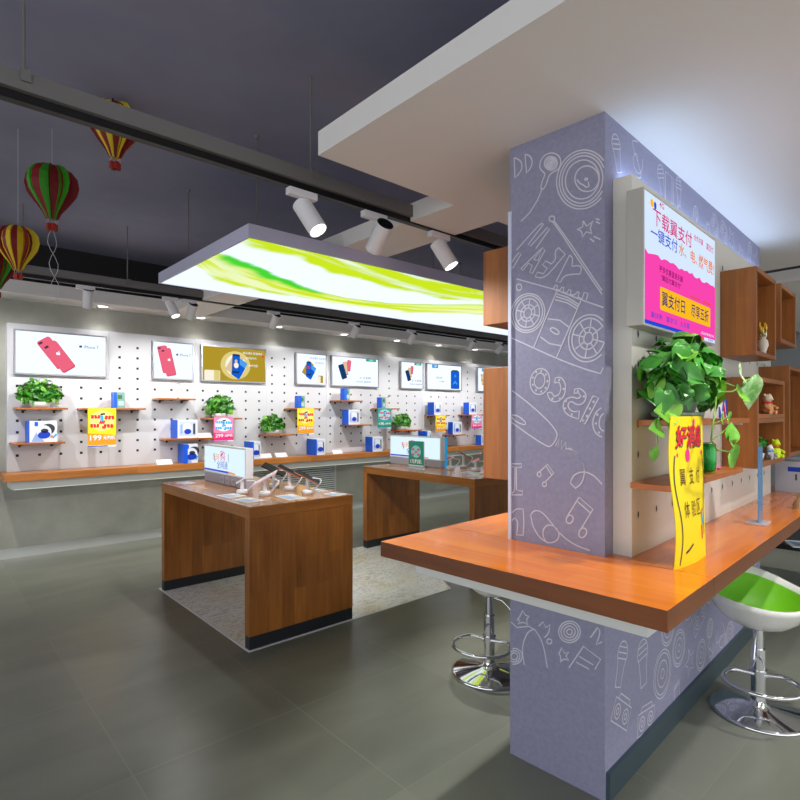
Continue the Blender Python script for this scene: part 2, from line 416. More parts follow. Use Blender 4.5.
# ---- bar pillar with doodle wallpaper (bar frame)
DOODLE = "1250,2437 1246,2353 1222,2367 1210,2391 1222,2419 1250,2437;1199,2434 1192,2356 1173,2370 1164,2397 1177,2422 1199,2434;1110,2330 1131,2353 1133,2378 1116,2402 1081,2403 1049,2380 1040,2351 1052,2327 1081,2324 1094,2313 1103,2287 1116,2270 1128,2278 1123,2302 1110,2324 1110,2330;1056,2353 1059,2342 1066,2335 1078,2333 1090,2337 1102,2346 1110,2358 1113,2371 1110,2381 1102,2388 1090,2390 1078,2385 1066,2377 1059,2365 1056,2353;1062,2355 1064,2346 1070,2341 1079,2340 1089,2343 1098,2350 1104,2359 1106,2368 1104,2377 1098,2382 1089,2383 1079,2380 1070,2373 1064,2364 1062,2355;1069,2357 1070,2351 1074,2347 1081,2346 1087,2348 1094,2353 1098,2359 1099,2366 1098,2372 1094,2376 1087,2377 1081,2375 1074,2370 1070,2363 1069,2357;1075,2359 1076,2355 1078,2353 1082,2352 1086,2354 1090,2357 1092,2360 1093,2364 1092,2368 1090,2370 1086,2370 1082,2369 1078,2366 1076,2363 1075,2359;1080,2360 1081,2359 1082,2358 1083,2358 1085,2358 1086,2359 1087,2361 1088,2363 1087,2364 1086,2365 1085,2365 1083,2365 1082,2364 1081,2362 1080,2360;1123,2272 1143,2234 1177,2195 1218,2169;883,2172 899,2160 919,2152 940,2149 963,2153 986,2161 1007,2175 1026,2193 1041,2215 1053,2240 1059,2266 1060,2291 1055,2315 1045,2336 1031,2353 1013,2365 992,2372 969,2372 947,2368 925,2357 905,2343 887,2324 873,2303;879,2196 890,2181 905,2170 923,2163 942,2161 962,2163 983,2171 1002,2184 1018,2200 1032,2220 1042,2242 1048,2265 1048,2288 1044,2309 1035,2328 1022,2343 1006,2354 988,2360 968,2361 947,2357 928,2348 910,2335 894,2318 882,2299 873,2278;880,2219 887,2203 898,2190 911,2180 926,2173 944,2172 962,2174 979,2181 996,2192 1011,2207 1023,2224 1032,2244 1037,2264 1037,2285 1034,2304 1026,2320 1015,2334 1000,2344 984,2349 966,2350 948,2346 931,2338 915,2327 901,2312 890,2295 882,2276 877,2256 877,2237 880,2219;893,2226 898,2213 907,2202 918,2193 931,2188 945,2187 960,2189 975,2195 989,2204 1001,2216 1011,2231 1019,2247 1023,2264 1023,2281 1020,2296 1014,2310 1004,2321 993,2329 979,2333 964,2334 949,2331 935,2325 922,2315 910,2303 901,2289 894,2273 890,2257 890,2241 893,2226;892,2244 893,2232 899,2221 907,2213 918,2209 931,2209 944,2213 957,2220 968,2231 977,2244 983,2258 985,2272 983,2285 977,2296 968,2303 957,2307 944,2307 931,2303 918,2295 907,2284 899,2272 893,2258 892,2244;976,2267 967,2250 952,2240 940,2226 929,2228 932,2245;934,2255 936,2253 940,2253 944,2255 946,2259 944,2261 940,2261 936,2259 934,2255;952,2107 939,2084 913,2096 927,2073 917,2052 940,2063 955,2047 958,2072 976,2079 954,2085 952,2107;1067,2143 1069,2137 1076,2134 1083,2136 1090,2142 1092,2149 1090,2155 1083,2157 1076,2155 1069,2150 1067,2143;1071,2136 1027,2071 985,2006 932,1920 880,1838;1076,2133 1030,2064 997,2008 880,1824;1239,2058 1130,2141 1115,2135 1185,2068 1173,2060 1100,2117 1089,2109 1150,2046;926,2035 909,2020;911,2040 886,2023;903,2103 889,2094;903,2092 887,2080;1268,2007 1229,2045 1218,2037 1257,1987 1268,2007;1218,1979 1120,2043 1110,2030 1166,1949 1177,1957 1166,1982 1183,1994 1208,1971 1218,1979;1160,2004 1123,2038 1140,1997 1160,2004;1052,2029 1024,1998 1110,1919 1153,1935 1143,1951 1116,1940 1100,1958 1120,1976 1107,1988 1081,1972 1062,1988 1068,2015 1052,2029;1006,1991 992,1977 997,1947 967,1945 958,1932 964,1913 1027,1920 1043,1896 1062,1900 1006,1991;1239,1941 1078,1875 1059,1867 958,1815 875,1776;1268,1706 1160,1654 1059,1605 949,1559 886,1539 875,1560;1059,1864 1160,1654;961,1813 1062,1605;1060,1853 1015,1833 967,1798;1063,1843 1015,1823 970,1791;1067,1832 1015,1812 973,1782;1097,1762 1046,1750 1009,1720;1130,1695 1090,1665 1040,1652;1049,1700 1054,1697 1062,1699 1072,1704 1081,1711 1086,1718 1086,1723 1081,1725 1072,1724 1062,1719 1054,1712 1049,1705 1049,1700;1114,1769 1122,1752 1135,1737 1151,1725 1169,1719 1190,1717 1210,1721 1229,1731 1245,1744 1257,1762 1264,1782 1266,1803 1262,1823 1253,1841 1240,1856 1223,1867 1203,1873 1183,1873 1163,1868 1145,1859 1130,1845 1119,1828 1112,1809 1110,1789 1114,1769;1123,1773 1130,1757 1141,1743 1155,1733 1172,1727 1190,1726 1207,1729 1224,1737 1238,1750 1248,1765 1254,1783 1256,1801 1253,1819 1245,1836 1233,1849 1218,1859 1201,1864 1183,1865 1165,1861 1150,1852 1136,1840 1127,1825 1121,1808 1119,1790 1123,1773;1135,1777 1141,1764 1151,1753 1162,1744 1175,1739 1190,1738 1204,1741 1217,1747 1228,1757 1236,1770 1241,1784 1242,1799 1239,1814 1232,1828 1223,1839 1211,1848 1197,1852 1183,1853 1169,1850 1156,1843 1146,1833 1138,1820 1134,1806 1133,1792 1135,1777;1170,1790 1172,1785 1175,1781 1179,1778 1183,1776 1188,1775 1192,1776 1197,1778 1200,1782 1202,1786 1204,1791 1204,1796 1203,1801 1201,1806 1198,1810 1194,1814 1189,1815 1185,1816 1180,1815 1176,1813 1173,1809 1170,1805 1169,1800 1169,1795 1170,1790;881,1608 898,1595 916,1587 936,1584 956,1587 974,1596 990,1610 1002,1629 1009,1651 1010,1674 1006,1697 997,1718 983,1735 966,1748 947,1756 927,1757 908,1753 890,1743 876,1729;872,1650 879,1633 890,1618 903,1607 919,1600 935,1598 952,1600 967,1608 980,1620 990,1636 995,1654 997,1673 993,1692 986,1710 974,1725 960,1736 944,1742 928,1744 911,1740 897,1732 885,1720 876,1705;915,1665 917,1660 920,1655 924,1652 928,1650 933,1649 938,1650 942,1652 945,1656 948,1660 949,1665 949,1671 948,1677 946,1682 943,1686 939,1690 935,1692 930,1692 926,1691 921,1689 918,1686 916,1681 914,1676 914,1670 915,1665;1170,1790 1135,1777;1177,1779 1157,1743;1190,1778 1197,1739;1200,1787 1231,1768;1202,1801 1240,1814;1195,1812 1216,1849;1183,1813 1176,1852;1173,1804 1142,1822;1155,1782 1174,1763 1201,1763 1219,1782 1218,1809 1198,1828 1172,1828 1154,1808 1155,1782;914,1665 873,1651;922,1652 898,1609;935,1651 944,1601;946,1660 983,1635;949,1677 992,1691;941,1689 966,1734;928,1691 920,1739;917,1681 882,1705;897,1655 918,1631 948,1630 968,1653 967,1687 945,1710 916,1711 896,1688 897,1655;1214,1903 1216,1897 1220,1892 1227,1892 1233,1894 1238,1900 1239,1907 1238,1914 1233,1918 1227,1918 1220,1916 1216,1910 1214,1903;1074,1875 1064,1888 1055,1883 1060,1870 1046,1865 1037,1876 1029,1872 1033,1857 1018,1849 1009,1862 1000,1856 1004,1843 988,1836 973,1848 967,1843 973,1828 956,1819 948,1841 933,1836 940,1812;1090,1512 1095,1496 1103,1484 1115,1474 1128,1469 1142,1469 1155,1474 1165,1483 1172,1496 1176,1512 1175,1528 1169,1544 1160,1557 1148,1566 1135,1571 1122,1570 1109,1565 1099,1555 1092,1543 1089,1527 1090,1512;1110,1518 1114,1507 1121,1499 1130,1493 1139,1493 1147,1497 1153,1505 1157,1515 1156,1527 1152,1538 1145,1547 1136,1552 1127,1553 1119,1549 1113,1541 1110,1530 1110,1518;1068,1512 1065,1532 1040,1533 1020,1504 1027,1459 1059,1436 1090,1446 1100,1475 1081,1477 1071,1460 1049,1465 1040,1493 1049,1514 1068,1512;988,1469 985,1486 961,1488 937,1463 949,1432 976,1425 997,1441 1012,1433 1012,1416 991,1399 967,1405 970,1374 1009,1385 1033,1408 1030,1445 997,1458 973,1449 961,1457 970,1472 988,1469;914,1459 892,1451 946,1355 964,1363 914,1459;879,1310 890,1313 900,1320 908,1330 913,1343 915,1357 914,1371 909,1385 903,1398 893,1408 883,1415;872,1332 879,1333 885,1338 889,1346 891,1357 890,1368 887,1380 881,1389 874,1395;1096,1520 1098,1517 1101,1518 1101,1521 1098,1522 1096,1520;1104,1494 1106,1491 1109,1492 1109,1495 1106,1496 1104,1494;1123,1480 1125,1478 1128,1479 1128,1482 1125,1482 1123,1480;1146,1486 1148,1484 1151,1484 1151,1487 1148,1488 1146,1486;1160,1508 1162,1506 1165,1507 1165,1510 1162,1510 1160,1508;1160,1537 1162,1534 1165,1535 1165,1538 1162,1539 1160,1537;1145,1558 1147,1555 1150,1556 1150,1559 1147,1560 1145,1558;1123,1561 1125,1559 1128,1560 1128,1563 1125,1563 1123,1561;1104,1546 1105,1543 1108,1544 1108,1547 1105,1548 1104,1546;1046,1522 1048,1520 1052,1521 1052,1524 1048,1525 1046,1522;1027,1487 1029,1485 1033,1486 1033,1489 1029,1490 1027,1487;1043,1451 1045,1448 1048,1449 1048,1452 1045,1453 1043,1451;1074,1451 1077,1448 1080,1449 1080,1453 1077,1454 1074,1451;970,1477 972,1475 975,1476 975,1479 972,1480 970,1477;946,1457 948,1455 951,1456 951,1459 948,1460 946,1457;1018,1442 1020,1439 1024,1440 1024,1443 1020,1444 1018,1442;1021,1413 1023,1411 1027,1412 1027,1415 1023,1416 1021,1413;994,1391 996,1388 999,1389 999,1392 996,1393 994,1391;909,1437 911,1435 914,1436 914,1439 911,1440 909,1437;923,1413 925,1410 928,1411 928,1414 925,1415 923,1413;934,1385 936,1383 940,1384 940,1387 936,1388 934,1385;949,1369 951,1366 954,1367 954,1370 951,1371 949,1369;894,1391 896,1388 900,1389 900,1393 896,1394 894,1391;900,1358 902,1356 905,1357 905,1360 902,1361 900,1358;889,1326 891,1323 894,1324 894,1327 891,1328 889,1326;1264,1491 1177,1432 1090,1361 1055,1319 1062,1293 1084,1266 1103,1267 1177,1306 1264,1359;1196,1351 1202,1349 1213,1351 1228,1356 1243,1363 1255,1372 1262,1380 1262,1386 1256,1388 1244,1387 1229,1382 1215,1374 1203,1365 1196,1357 1196,1351;1065,1269 1049,1299 1055,1264 1037,1293 1040,1259 1021,1285 1021,1257 1006,1266 973,1245 952,1213 946,1186;1021,1262 991,1258 961,1231 944,1188 955,1137 982,1115 1003,1133 991,1165 949,1182 909,1169 880,1139;1135,1163 1098,1197 1072,1164 1110,1126;1126,1156 1128,1150 1132,1146 1138,1146 1142,1149 1144,1154 1142,1160 1138,1164 1132,1164 1128,1161 1126,1156;1103,1119 1104,1114 1109,1110 1115,1109 1119,1112 1121,1117 1119,1123 1115,1127 1109,1127 1104,1124 1103,1119;1103,1187 1081,1158;1015,1007 968,1083 914,1045 958,970;993,993 997,986 1004,981 1012,980 1018,983 1020,990 1019,999 1014,1006 1007,1011 1000,1012 994,1009 991,1002 993,993;940,951 945,942 953,936 961,934 967,938 969,946 968,956 962,965 955,971 947,972 941,968 938,960 940,951;973,1066 923,1030;1262,1188 1215,1191 1215,1177 1239,1175 1239,1084 1211,1081 1211,1066 1262,1061 1262,1068 1246,1077 1246,1175 1262,1177;1261,987 1239,1008 1208,1009 1203,958 1208,904 1238,901 1231,954 1246,970 1261,956;1173,992 1156,1012 1123,1010 1084,975 1046,934 985,902 926,893;1173,992 1166,951 1136,908 1097,890 1059,904 1046,934 1065,960 1097,964 1120,940 1116,906 1097,890;1236,554 1222,575 1209,602 1198,584 1180,586 1193,569 1188,550 1209,556 1230,540 1222,561 1236,554;963,584 966,568 975,552 990,539 1006,531 1024,529 1038,534 1048,544 1052,559 1048,576 1038,593 1024,605 1006,613 990,615 975,610 966,599 963,584;972,582 974,569 982,556 993,546 1006,540 1020,538 1031,542 1039,550 1042,562 1039,575 1031,588 1020,598 1006,605 993,606 982,602 974,593 972,582;983,579 985,570 990,561 998,555 1006,550 1015,549 1023,552 1028,558 1030,565 1028,574 1023,583 1015,590 1006,594 998,595 990,592 985,586 983,579;995,575 996,571 998,567 1002,563 1006,561 1011,561 1015,562 1017,565 1018,569 1017,573 1015,577 1011,581 1006,583 1002,583 998,582 996,579 995,575;1266,540 1236,525 1182,545 1150,537;1202,384 1215,449 1189,521 1156,541 1118,501 1099,406;1137,558 1118,580 1106,561 1087,577 1093,542 1112,520;1080,515 1082,508 1087,503 1094,501 1100,503 1102,508 1100,515 1094,520 1087,522 1082,520 1080,515;1211,416 1215,401 1226,386 1241,375 1258,369;1258,433 1241,439 1226,437 1215,429 1211,416;1222,413 1225,402 1232,391 1243,383 1255,379 1267,380;1267,417 1255,425 1243,429 1232,428 1225,422 1222,413;1233,409 1235,403 1239,396 1246,391 1253,389 1260,390 1264,393 1266,399 1264,405 1260,412 1253,417 1246,419 1239,418 1235,415 1233,409;1050,477 1038,503 1026,485 1009,496 1021,476 1009,463 1030,464 1044,446 1042,467 1050,477;1009,436 951,534 885,507 907,464;980,467 929,457;968,492 913,478;924,574 896,619 885,606 902,555 880,571"
mb = MB().box((1.92, .87, 0), (4.24, 1.27, SL))
pl = lambda u, v: (1.9192, u, v)
for d in DOODLE.split(';'):
    pts = [tuple(int(q)/1000 for q in p.split(',')) for p in d.split(' ')]
    mb.line(pts, .0048, pl, 1)
# edge bead on the far corner
mb.box((1.914, 1.262, .88), (1.935, 1.276, SL-.26), 2)
rnd = random.Random(5)
def doodles(mb, x0, x1, z0, z1, place, n, s0=.05, s1=.11, w=.0045):
    spots = []
    for _ in range(n*20):
        if len(spots) >= n: break
        r = rnd.uniform(s0, s1); x = rnd.uniform(x0+r, x1-r); z = rnd.uniform(z0+r, z1-r)
        if all(math.hypot(x-a, z-b) > (r+c)*.95 for a, b, c in spots): spots.append((x, z, r))
    for x, z, r in spots:
        k = rnd.randrange(6); a = rnd.uniform(-.6, .6)
        R = lambda px, pz: (x+px*r*math.cos(a)-pz*r*math.sin(a), z+px*r*math.sin(a)+pz*r*math.cos(a))
        D = []
        if k == 0:
            for q in (1, .85, .55, .2): c = circ(x, z, r*q, r*q, 22); D.append(c+c[:1])
        elif k == 1:
            s = [R((1 if i % 2 == 0 else .42)*math.sin(PI*i/5), (1 if i % 2 == 0 else .42)*math.cos(PI*i/5)) for i in range(10)]; D.append(s+s[:1])
        elif k == 2:
            D.append([R(-.5, -.7), R(-.3, .7), R(.7, .8), R(.6, -.5)]); D.append([R(-.33, .5), R(.68, .6)])
            for cx, cz in ((-.65, -.72), (.45, -.55)):
                c = [R(cx+.2*math.cos(t*PI/5), cz+.15*math.sin(t*PI/5)) for t in range(11)]; D.append(c)
        elif k == 3:
            D.append([R(-1, -.5), R(-1, .5), R(1, .5), R(1, -.5), R(-1, -.5)])
            for cx in (-.5, .5): D.append([R(cx+.32*math.cos(t*PI/7), .32*math.sin(t*PI/7)) for t in range(15)]); D.append([R(cx+.14*math.cos(t*PI/4), .14*math.sin(t*PI/4)) for t in range(9)])
            D.append([R(-.7, .5), R(-.6, .75), R(.6, .75), R(.7, .5)])
        elif k == 4:
            D.append([R((.1+.09*t)*math.cos(t*.7)*.9, (.1+.09*t)*math.sin(t*.7)*.9) for t in range(11)])
            D.append([R(.8*math.sin(t*.6), -1+t*.2) for t in range(11)])
        else:
            D.append([R(-.3, -1), R(-.35, 0), R(-.6, .4), R(-.3, .95), R(.3, .95), R(.6, .4), R(.35, 0), R(.3, -1), R(-.3, -1)])
            for q in (.2, .45, .7): D.append([R(-.45, q), R(.45, q)])
        for q in D: mb.line(q, w, place, 1)
side = lambda u, v: (u, .8692, v)
doodles(mb, 1.95, 4.22, .05, .80, side, 46)
doodles(mb, 1.93, 4.22, 2.27, 2.49, side, 12, .05, .09)
for q in ([(2.52, 2.27), (2.52, 2.45), (2.60, 2.45), (2.60, 2.27), (2.52, 2.27)], [(2.62, 2.27), (2.62, 2.45), (2.70, 2.36), (2.62, 2.27)]): mb.line(q, .006, side, 1)
struct('pillar', mb, [M_LAV, M_LAVLINE, plain('corner_bead', (206, 212, 232), .5)], rotz=PHI)
struct('baseboard_pillar', MB().box((1.93, .855, 0), (4.24, .87, .10)), plain('blue_grey_skirting', (70, 88, 98), .3, .3), rotz=PHI)

# ---- bar worktop (bar frame)
BZ = .88
t = thing('bar_counter', 'orange-brown wooden bar counter wrapped round the doodle-papered pillar', 'counter', bar(1.92, .87), PHI)
lx = lambda x, y, z: (x-1.92, y-.87, z)
def bslab(a, b, g, name='worktop'):
    m = MB().box(lx(a[0], a[1], BZ-.06), lx(b[0], b[1], BZ), 1, g, {'+z': 0})
    return m.build(name, [W_BAR, W_BARSHADE], t, bevel=.002)
bslab((1.515, .517), (1.919, 1.615), 1)
bslab((1.921, .517), (5.1, .869), 0)
bslab((1.921, 1.271), (5.1, 1.615), 0)
m = MB()
for a, b in (((1.60, .60), (1.90, 1.50)), ((1.90, .60), (4.9, .86)), ((1.90, 1.28), (4.9, 1.50))):
    m.box(lx(a[0], a[1], .76), lx(b[0], b[1], .82))
m.build('apron', M_APRON, t)

# ---- peg panel on the bar
t = thing('pegboard_panel', 'white slotted display panel standing on the bar counter beside the pillar', 'pegboard', bar(1.985, .80, BZ), PHI)
m = MB().box((0, 0, 0), (2.2, .069, 1.375), 0)
for k in range(13):
    for r in range(12):
        x = .055+.1785*k; z = .145+.11*r
        if z < 1.3 and x < 2.18:
            m.face([(x+p[0], -.0008, z+p[1]) for p in circ(0, 0, .011, .017, 12)], 1)
            m.face([(x+p[0], -.0016, z+p[1]) for p in circ(0, 0, .006, .012, 10)], 2)
m.build('board', [M_PEGB, M_STEEL, M_HOLE], t)
m = MB().box((.05, .02, 1.376), (2.15, .05, 1.392), 0)
m.build('light_strip', glow('cove_strip', (190, 216, 255), 10), t)

# ------------------------------------------------------------------ pegboard wall at the back
PY = 6.30
panels = [(.69, 1.56), (1.56, 2.46), (2.46, 3.37), (3.37, 4.28), (4.28, 5.20), (5.20, 6.11), (6.11, 7.02), (7.02, 7.93), (7.93, 8.84)]
posters = [(.737, 1.533), (1.983, 2.435), (2.522, 3.344), (3.777, 4.255), (4.337, 5.176), (5.612, 6.092), (6.17, 7.003), (7.412, 7.88), (7.97, 8.79)]
plab = ['white pegboard panel at the left end of the back wall', 'white pegboard panel second from left, under the narrow pink-phones poster', 'white pegboard panel under the gold poster', 'white pegboard panel under the narrow poster with blue phone and gold box',
        'white pegboard panel under the three-phones wide poster', 'white pegboard panel under the narrow poster with dark phone', 'white pegboard panel under the poster with the big blue handset', 'white pegboard panel partly hidden by the wooden shelf box', 'white pegboard panel behind the pillar at the right end']
for i, (a, b) in enumerate(panels):
    m = MB().box((a+.001, 0, .0), (b-.001, YB-PY-.001, 1.405), 0)
    for k in range(60):
        x = .77+.1785*k
        if not (a+.02 < x < b-.02): continue
        for r in range(12):
            z = .987+.11*r
            if z > 1.70 and any(p-.06 < x < q+.06 for p, q in posters): continue
            if z > 2.15: continue
            m.face([(x-.012, -.0008, z-.835-.012), (x+.012, -.0008, z-.835-.012), (x+.012, -.0008, z-.835+.012), (x-.012, -.0008, z-.835+.012)], 1)
    tag(m.build('pegboard_panel', [M_PEG, M_HOLE], None, (0, PY, .835)), plab[i], 'pegboard', 'pegboard panels on the back wall')
t = thing('wall_counter', 'long wooden shelf counter running below the pegboard panels', 'counter', (.64, YB, 0))
MB().box((0, -.36, .765), (8.25, -.001, .834), 0, 0).build('worktop', W_COUNTER, t, bevel=.003)
MB().box((.06, -.30, .69), (8.2, -.001, .764)).build('apron', M_APRON, t)
MB().box((.08, -.292, .684), (8.18, -.280, .6895)).build('light_strip', glow('led_strip', (236, 240, 220), .9), t)
t = thing('wall_vent', 'grey louvered vent grille low on the back wall', 'vent', (3.2, YB, .24))
m = MB().box((0, -.02, 0), (1.29, -.001, .43), 1)
for q in ((0, 0, 1.29, .02), (0, .41, 1.29, .43), (0, 0, .02, .43), (1.27, 0, 1.29, .43)): m.box((q[0], -.035, q[1]), (q[2], -.02, q[3]), 0)
m.build('frame', [M_STEEL, M_BLACK], t)
m = MB()
for k in range(13):
    z = .035+.029*k
    m.face([(.02, -.034, z), (1.27, -.034, z), (1.27, -.021, z+.018), (.02, -.021, z+.018)], 0)
m.build('louvers', plain('louver_grey', (214, 216, 214), .4), t)

# ---- lit posters
G = lambda n, c, s=1.0: glow('lit_'+n, c, s)
GW = G('white', (236, 246, 255), 1.15); GPK = G('pink', (240, 104, 130)); GPK2 = G('pink_dark', (206, 70, 100)); GDK = G('dark', (50, 60, 84)); GGY = G('grey', (84, 96, 128))
GGOLD = G('gold', (178, 150, 44)); GGOLD2 = G('gold_pale', (226, 208, 130)); GBL = G('blue', (20, 96, 214)); GBL2 = G('blue_light', (80, 160, 240)); GTE = G('teal', (30, 170, 140)); GSK = G('skyblue', (30, 160, 230))
GSAND = G('sand', (224, 196, 160)); GNAVY = G('navy', (22, 60, 110)); GRED = G('red', (224, 50, 60)); GCR = G('cream', (250, 246, 226))
GM = [GW, GPK, GPK2, GDK, GGY, GGOLD, GGOLD2, GBL, GBL2, GTE, GSK, GSAND, GNAVY, GRED, GCR]
I = {k: i for i, k in enumerate('W PK PK2 DK GY GOLD GOLD2 BL BL2 TE SK SAND NAVY RED CR'.split())}
def apple(mb, x, z, s, mat, lay):
    art(mb, circ(x-.22*s, z, .3*s, .42*s, 12), mat, lay); art(mb, circ(x+.2*s, z, .28*s, .42*s, 12), mat, lay+.5)
    art(mb, circ(x+.12*s, z+.62*s, .09*s, .2*s, 8, -.6), mat, lay)
def phone(mb, cx, cz, w, h, rot, mat, edge, lay, lens=True):
    art(mb, rr(cx+.006, cz-.006, w*1.03, h*1.02, w*.16, rot), edge, lay)
    art(mb, rr(cx, cz, w, h, w*.15, rot), mat, lay+1)
    if lens:
        c, s = math.cos(rot), math.sin(rot)
        lx_, lz_ = -w*.28, h*.42
        art(mb, rr(cx+lx_*c-lz_*s, cz+lx_*s+lz_*c, w*.3, w*.16, w*.07, rot), I['DK'], lay+2)
def lit_poster(i, label, kind):
    a, b = posters[i]; w = b-a; h = .425
    t = thing('lit_poster', label, 'poster', (a, PY, 1.757), 0, 'backlit posters above the pegboard shelves')
    m = MB()
    for q in ((0, 0, w, .014), (0, h-.014, w, h), (0, .014, .014, h-.014), (w-.014, .014, w, h-.014)): m.box((q[0], -.045, q[1]), (q[2], -.001, q[3]))
    m.build('frame', plain('poster_frame', (160, 160, 166), .35, .6), t)
    m = MB(); Y = -.038
    bg = I['GOLD'] if kind == 'gold' else I['W']
    m.box((.014, Y, .014), (w-.014, -.002, h-.014), bg)
    def A(pts, mat, lay): art(m, pts, I[mat], lay, Y)
    def txt(s, x, z, size, mat, **k): text(s, size, mat, t, (x, Y-.004, z), 0, **k)
    def ph(cx, cz, pw, phh, rot, mat, edge, lay, lens=True):
        mm = MB(); phone(mm, cx, cz, pw, phh, rot, I[mat], I[edge], lay, lens)
        for f_, mi in zip(mm.f, mm.m): m.face([(mm.v[q][0], mm.v[q][1]+Y, mm.v[q][2]) for q in f_], mi)
    if kind == 'pink_wide':
        ph(.315, .225, .125, .30, .62, 'PK', 'PK2', 1); ph(.365, .19, .13, .30, .62, 'PK', 'PK2', 5)
        mm = MB(); apple(mm, .36, .215, .035, I['W'], 9)
        for f_, mi in zip(mm.f, mm.m): m.face([(mm.v[q][0], mm.v[q][1]+Y, mm.v[q][2]) for q in f_], mi)
        mm = MB(); apple(mm, .555, .30, .026, I['NAVY'], 2)
        for f_, mi in zip(mm.f, mm.m): m.face([(mm.v[q][0], mm.v[q][1]+Y, mm.v[q][2]) for q in f_], mi)
        txt('iPhone 7', .65, .30, .042, GGY, fit=(.13, .03))
    elif kind == 'pink_narrow':
        ph(.125, .23, .10, .29, .22, 'PK', 'PK2', 1); ph(.165, .20, .105, .30, .22, 'PK', 'PK2', 5)
        mm = MB(); apple(mm, .175, .22, .03, I['W'], 9)
        for f_, mi in zip(mm.f, mm.m): m.face([(mm.v[q][0], mm.v[q][1]+Y, mm.v[q][2]) for q in f_], mi)
        mm = MB(); apple(mm, .265, .285, .024, I['NAVY'], 2)
        for f_, mi in zip(mm.f, mm.m): m.face([(mm.v[q][0], mm.v[q][1]+Y, mm.v[q][2]) for q in f_], mi)
        txt('iPhone 7', .352, .285, .038, GGY, fit=(.12, .027))
    elif kind in ('gold', 'blue_narrow'):
        s = 1 if kind == 'gold' else .8; cx = .42 if kind == 'gold' else .19; cz = .205
        if kind == 'gold':
            A(circ(cx, cz, .19, .17, 28), 'GOLD2', 1); A(circ(cx, cz, .13, .13, 28), 'CR', 2)
            A(rr(.13, .075, .19, .12, .012), 'CR', 3); A(rr(.185, .075, .07, .118, .006), 'GOLD2', 4)
        else:
            A(rr(.38, .085, .08, .10, .008), 'GOLD', 3); A(rr(.355, .08, .05, .09, .006), 'CR', 4)
        A(rr(cx-.015*s, cz+.02*s, .13*s, .24*s, .012, -.55), 'GOLD' if kind != 'gold' else 'SAND', 5)
        A(rr(cx+.045*s, cz-.035*s, .12*s, .22*s, .012, -.55), 'BL2', 6)
        A(rr(cx+.03*s, cz-.07*s, .12*s, .16*s, .012, -.55), 'BL', 7)
        A(rr(cx, cz+.02*s, .095*s, .23*s, .015, -.04), 'NAVY', 8); A(rr(cx, cz+.02*s, .082*s, .18*s, .006, -.04), 'BL', 9)
        if kind == 'gold':
            A(circ(cx+.002, cz+.05, .017, .022), 'SAND', 10); A(circ(cx+.004, cz, .03, .035), 'CR', 10)
        else: A(circ(cx, cz+.03, .018, .018), 'RED', 10)
        tm = GW if kind == 'gold' else GBL2
        txt('移动通信 极速体验', w*.78 if kind == 'gold' else w*.72, .36, .032, tm); txt('全网通手机', w*.75, .30, .03, tm)
        if kind == 'gold': txt('1499元起', w*.78, .21, .034, tm); A(circ(w-.045, .335, .014), 'RED', 2)
    elif kind in ('three_wide', 'three_narrow'):
        s = 1 if kind == 'three_wide' else .8; cx = .10*s
        ph(cx+.19*s, .30, .062*s, .15*s, -.12, 'PK', 'PK2', 1, False) ; ph(cx+.13*s, .26, .075*s, .18*s, .1, 'SAND', 'GY', 4, False); ph(cx+.06*s+.02, .21, .09*s, .2*s, .35, 'NAVY', 'DK', 7)
        A([(w-.24*s, .375), (w-.05*s, .375), (w-.05*s, .41), (w-.24*s, .41)], 'TE', 1)
        txt('OPPO', w-.145*s, .392, .03, GW)
        txt('这一刻 更清晰', w*.70, .13, .034, GGY); txt('前后2000万 拍照更清晰', w*.66, .075, .026, GGY)
    else:
        s = 1
        if kind == 'handset':
            A(rr(w-.165, .18, .21, .30, .02), 'NAVY', 1); A(rr(w-.165, .18, .195, .285, .016), 'BL', 2)
            A([(w-.24, .33), (w-.09, .33), (w-.1, .345), (w-.23, .345)], 'DK', 3)
            A([(w-.22, .12), (w-.165, .17), (w-.11, .12), (w-.12, .10), (w-.165, .13), (w-.21, .10)], 'BL2', 3)
            txt('翼', w-.165, .24, .06, GBL2)
        else:
            ph(.14, .22, .08, .19, .2, 'SAND', 'RED', 1); 
        A([(.12, .355), (.26, .355), (.26, .41), (.12, .41)], 'SK', 1)
        txt('天翼', .19, .382, .035, GW)
        txt('畅享网络', w*.34, .20, .035, GGY); txt('4G 全网通', w*.4, .14, .028, GGY)
    m.build('print', GM, t)
lit_poster(0, 'wide backlit poster with two pink phones, leftmost on the back wall', 'pink_wide')
lit_poster(1, 'narrow backlit poster with two pink phones', 'pink_narrow')
lit_poster(2, 'gold backlit poster with blue phone and white box', 'gold')
lit_poster(3, 'narrow white backlit poster with blue phone and small gold box', 'blue_narrow')
lit_poster(4, 'wide white backlit poster with three phones and a green tag', 'three_wide')
lit_poster(5, 'narrow white backlit poster with dark phone and small green tag', 'three_narrow')
lit_poster(6, 'white backlit poster with large blue handset at its right', 'handset')
lit_poster(7, 'backlit poster cut off by the tall wooden shelf box', 'other')

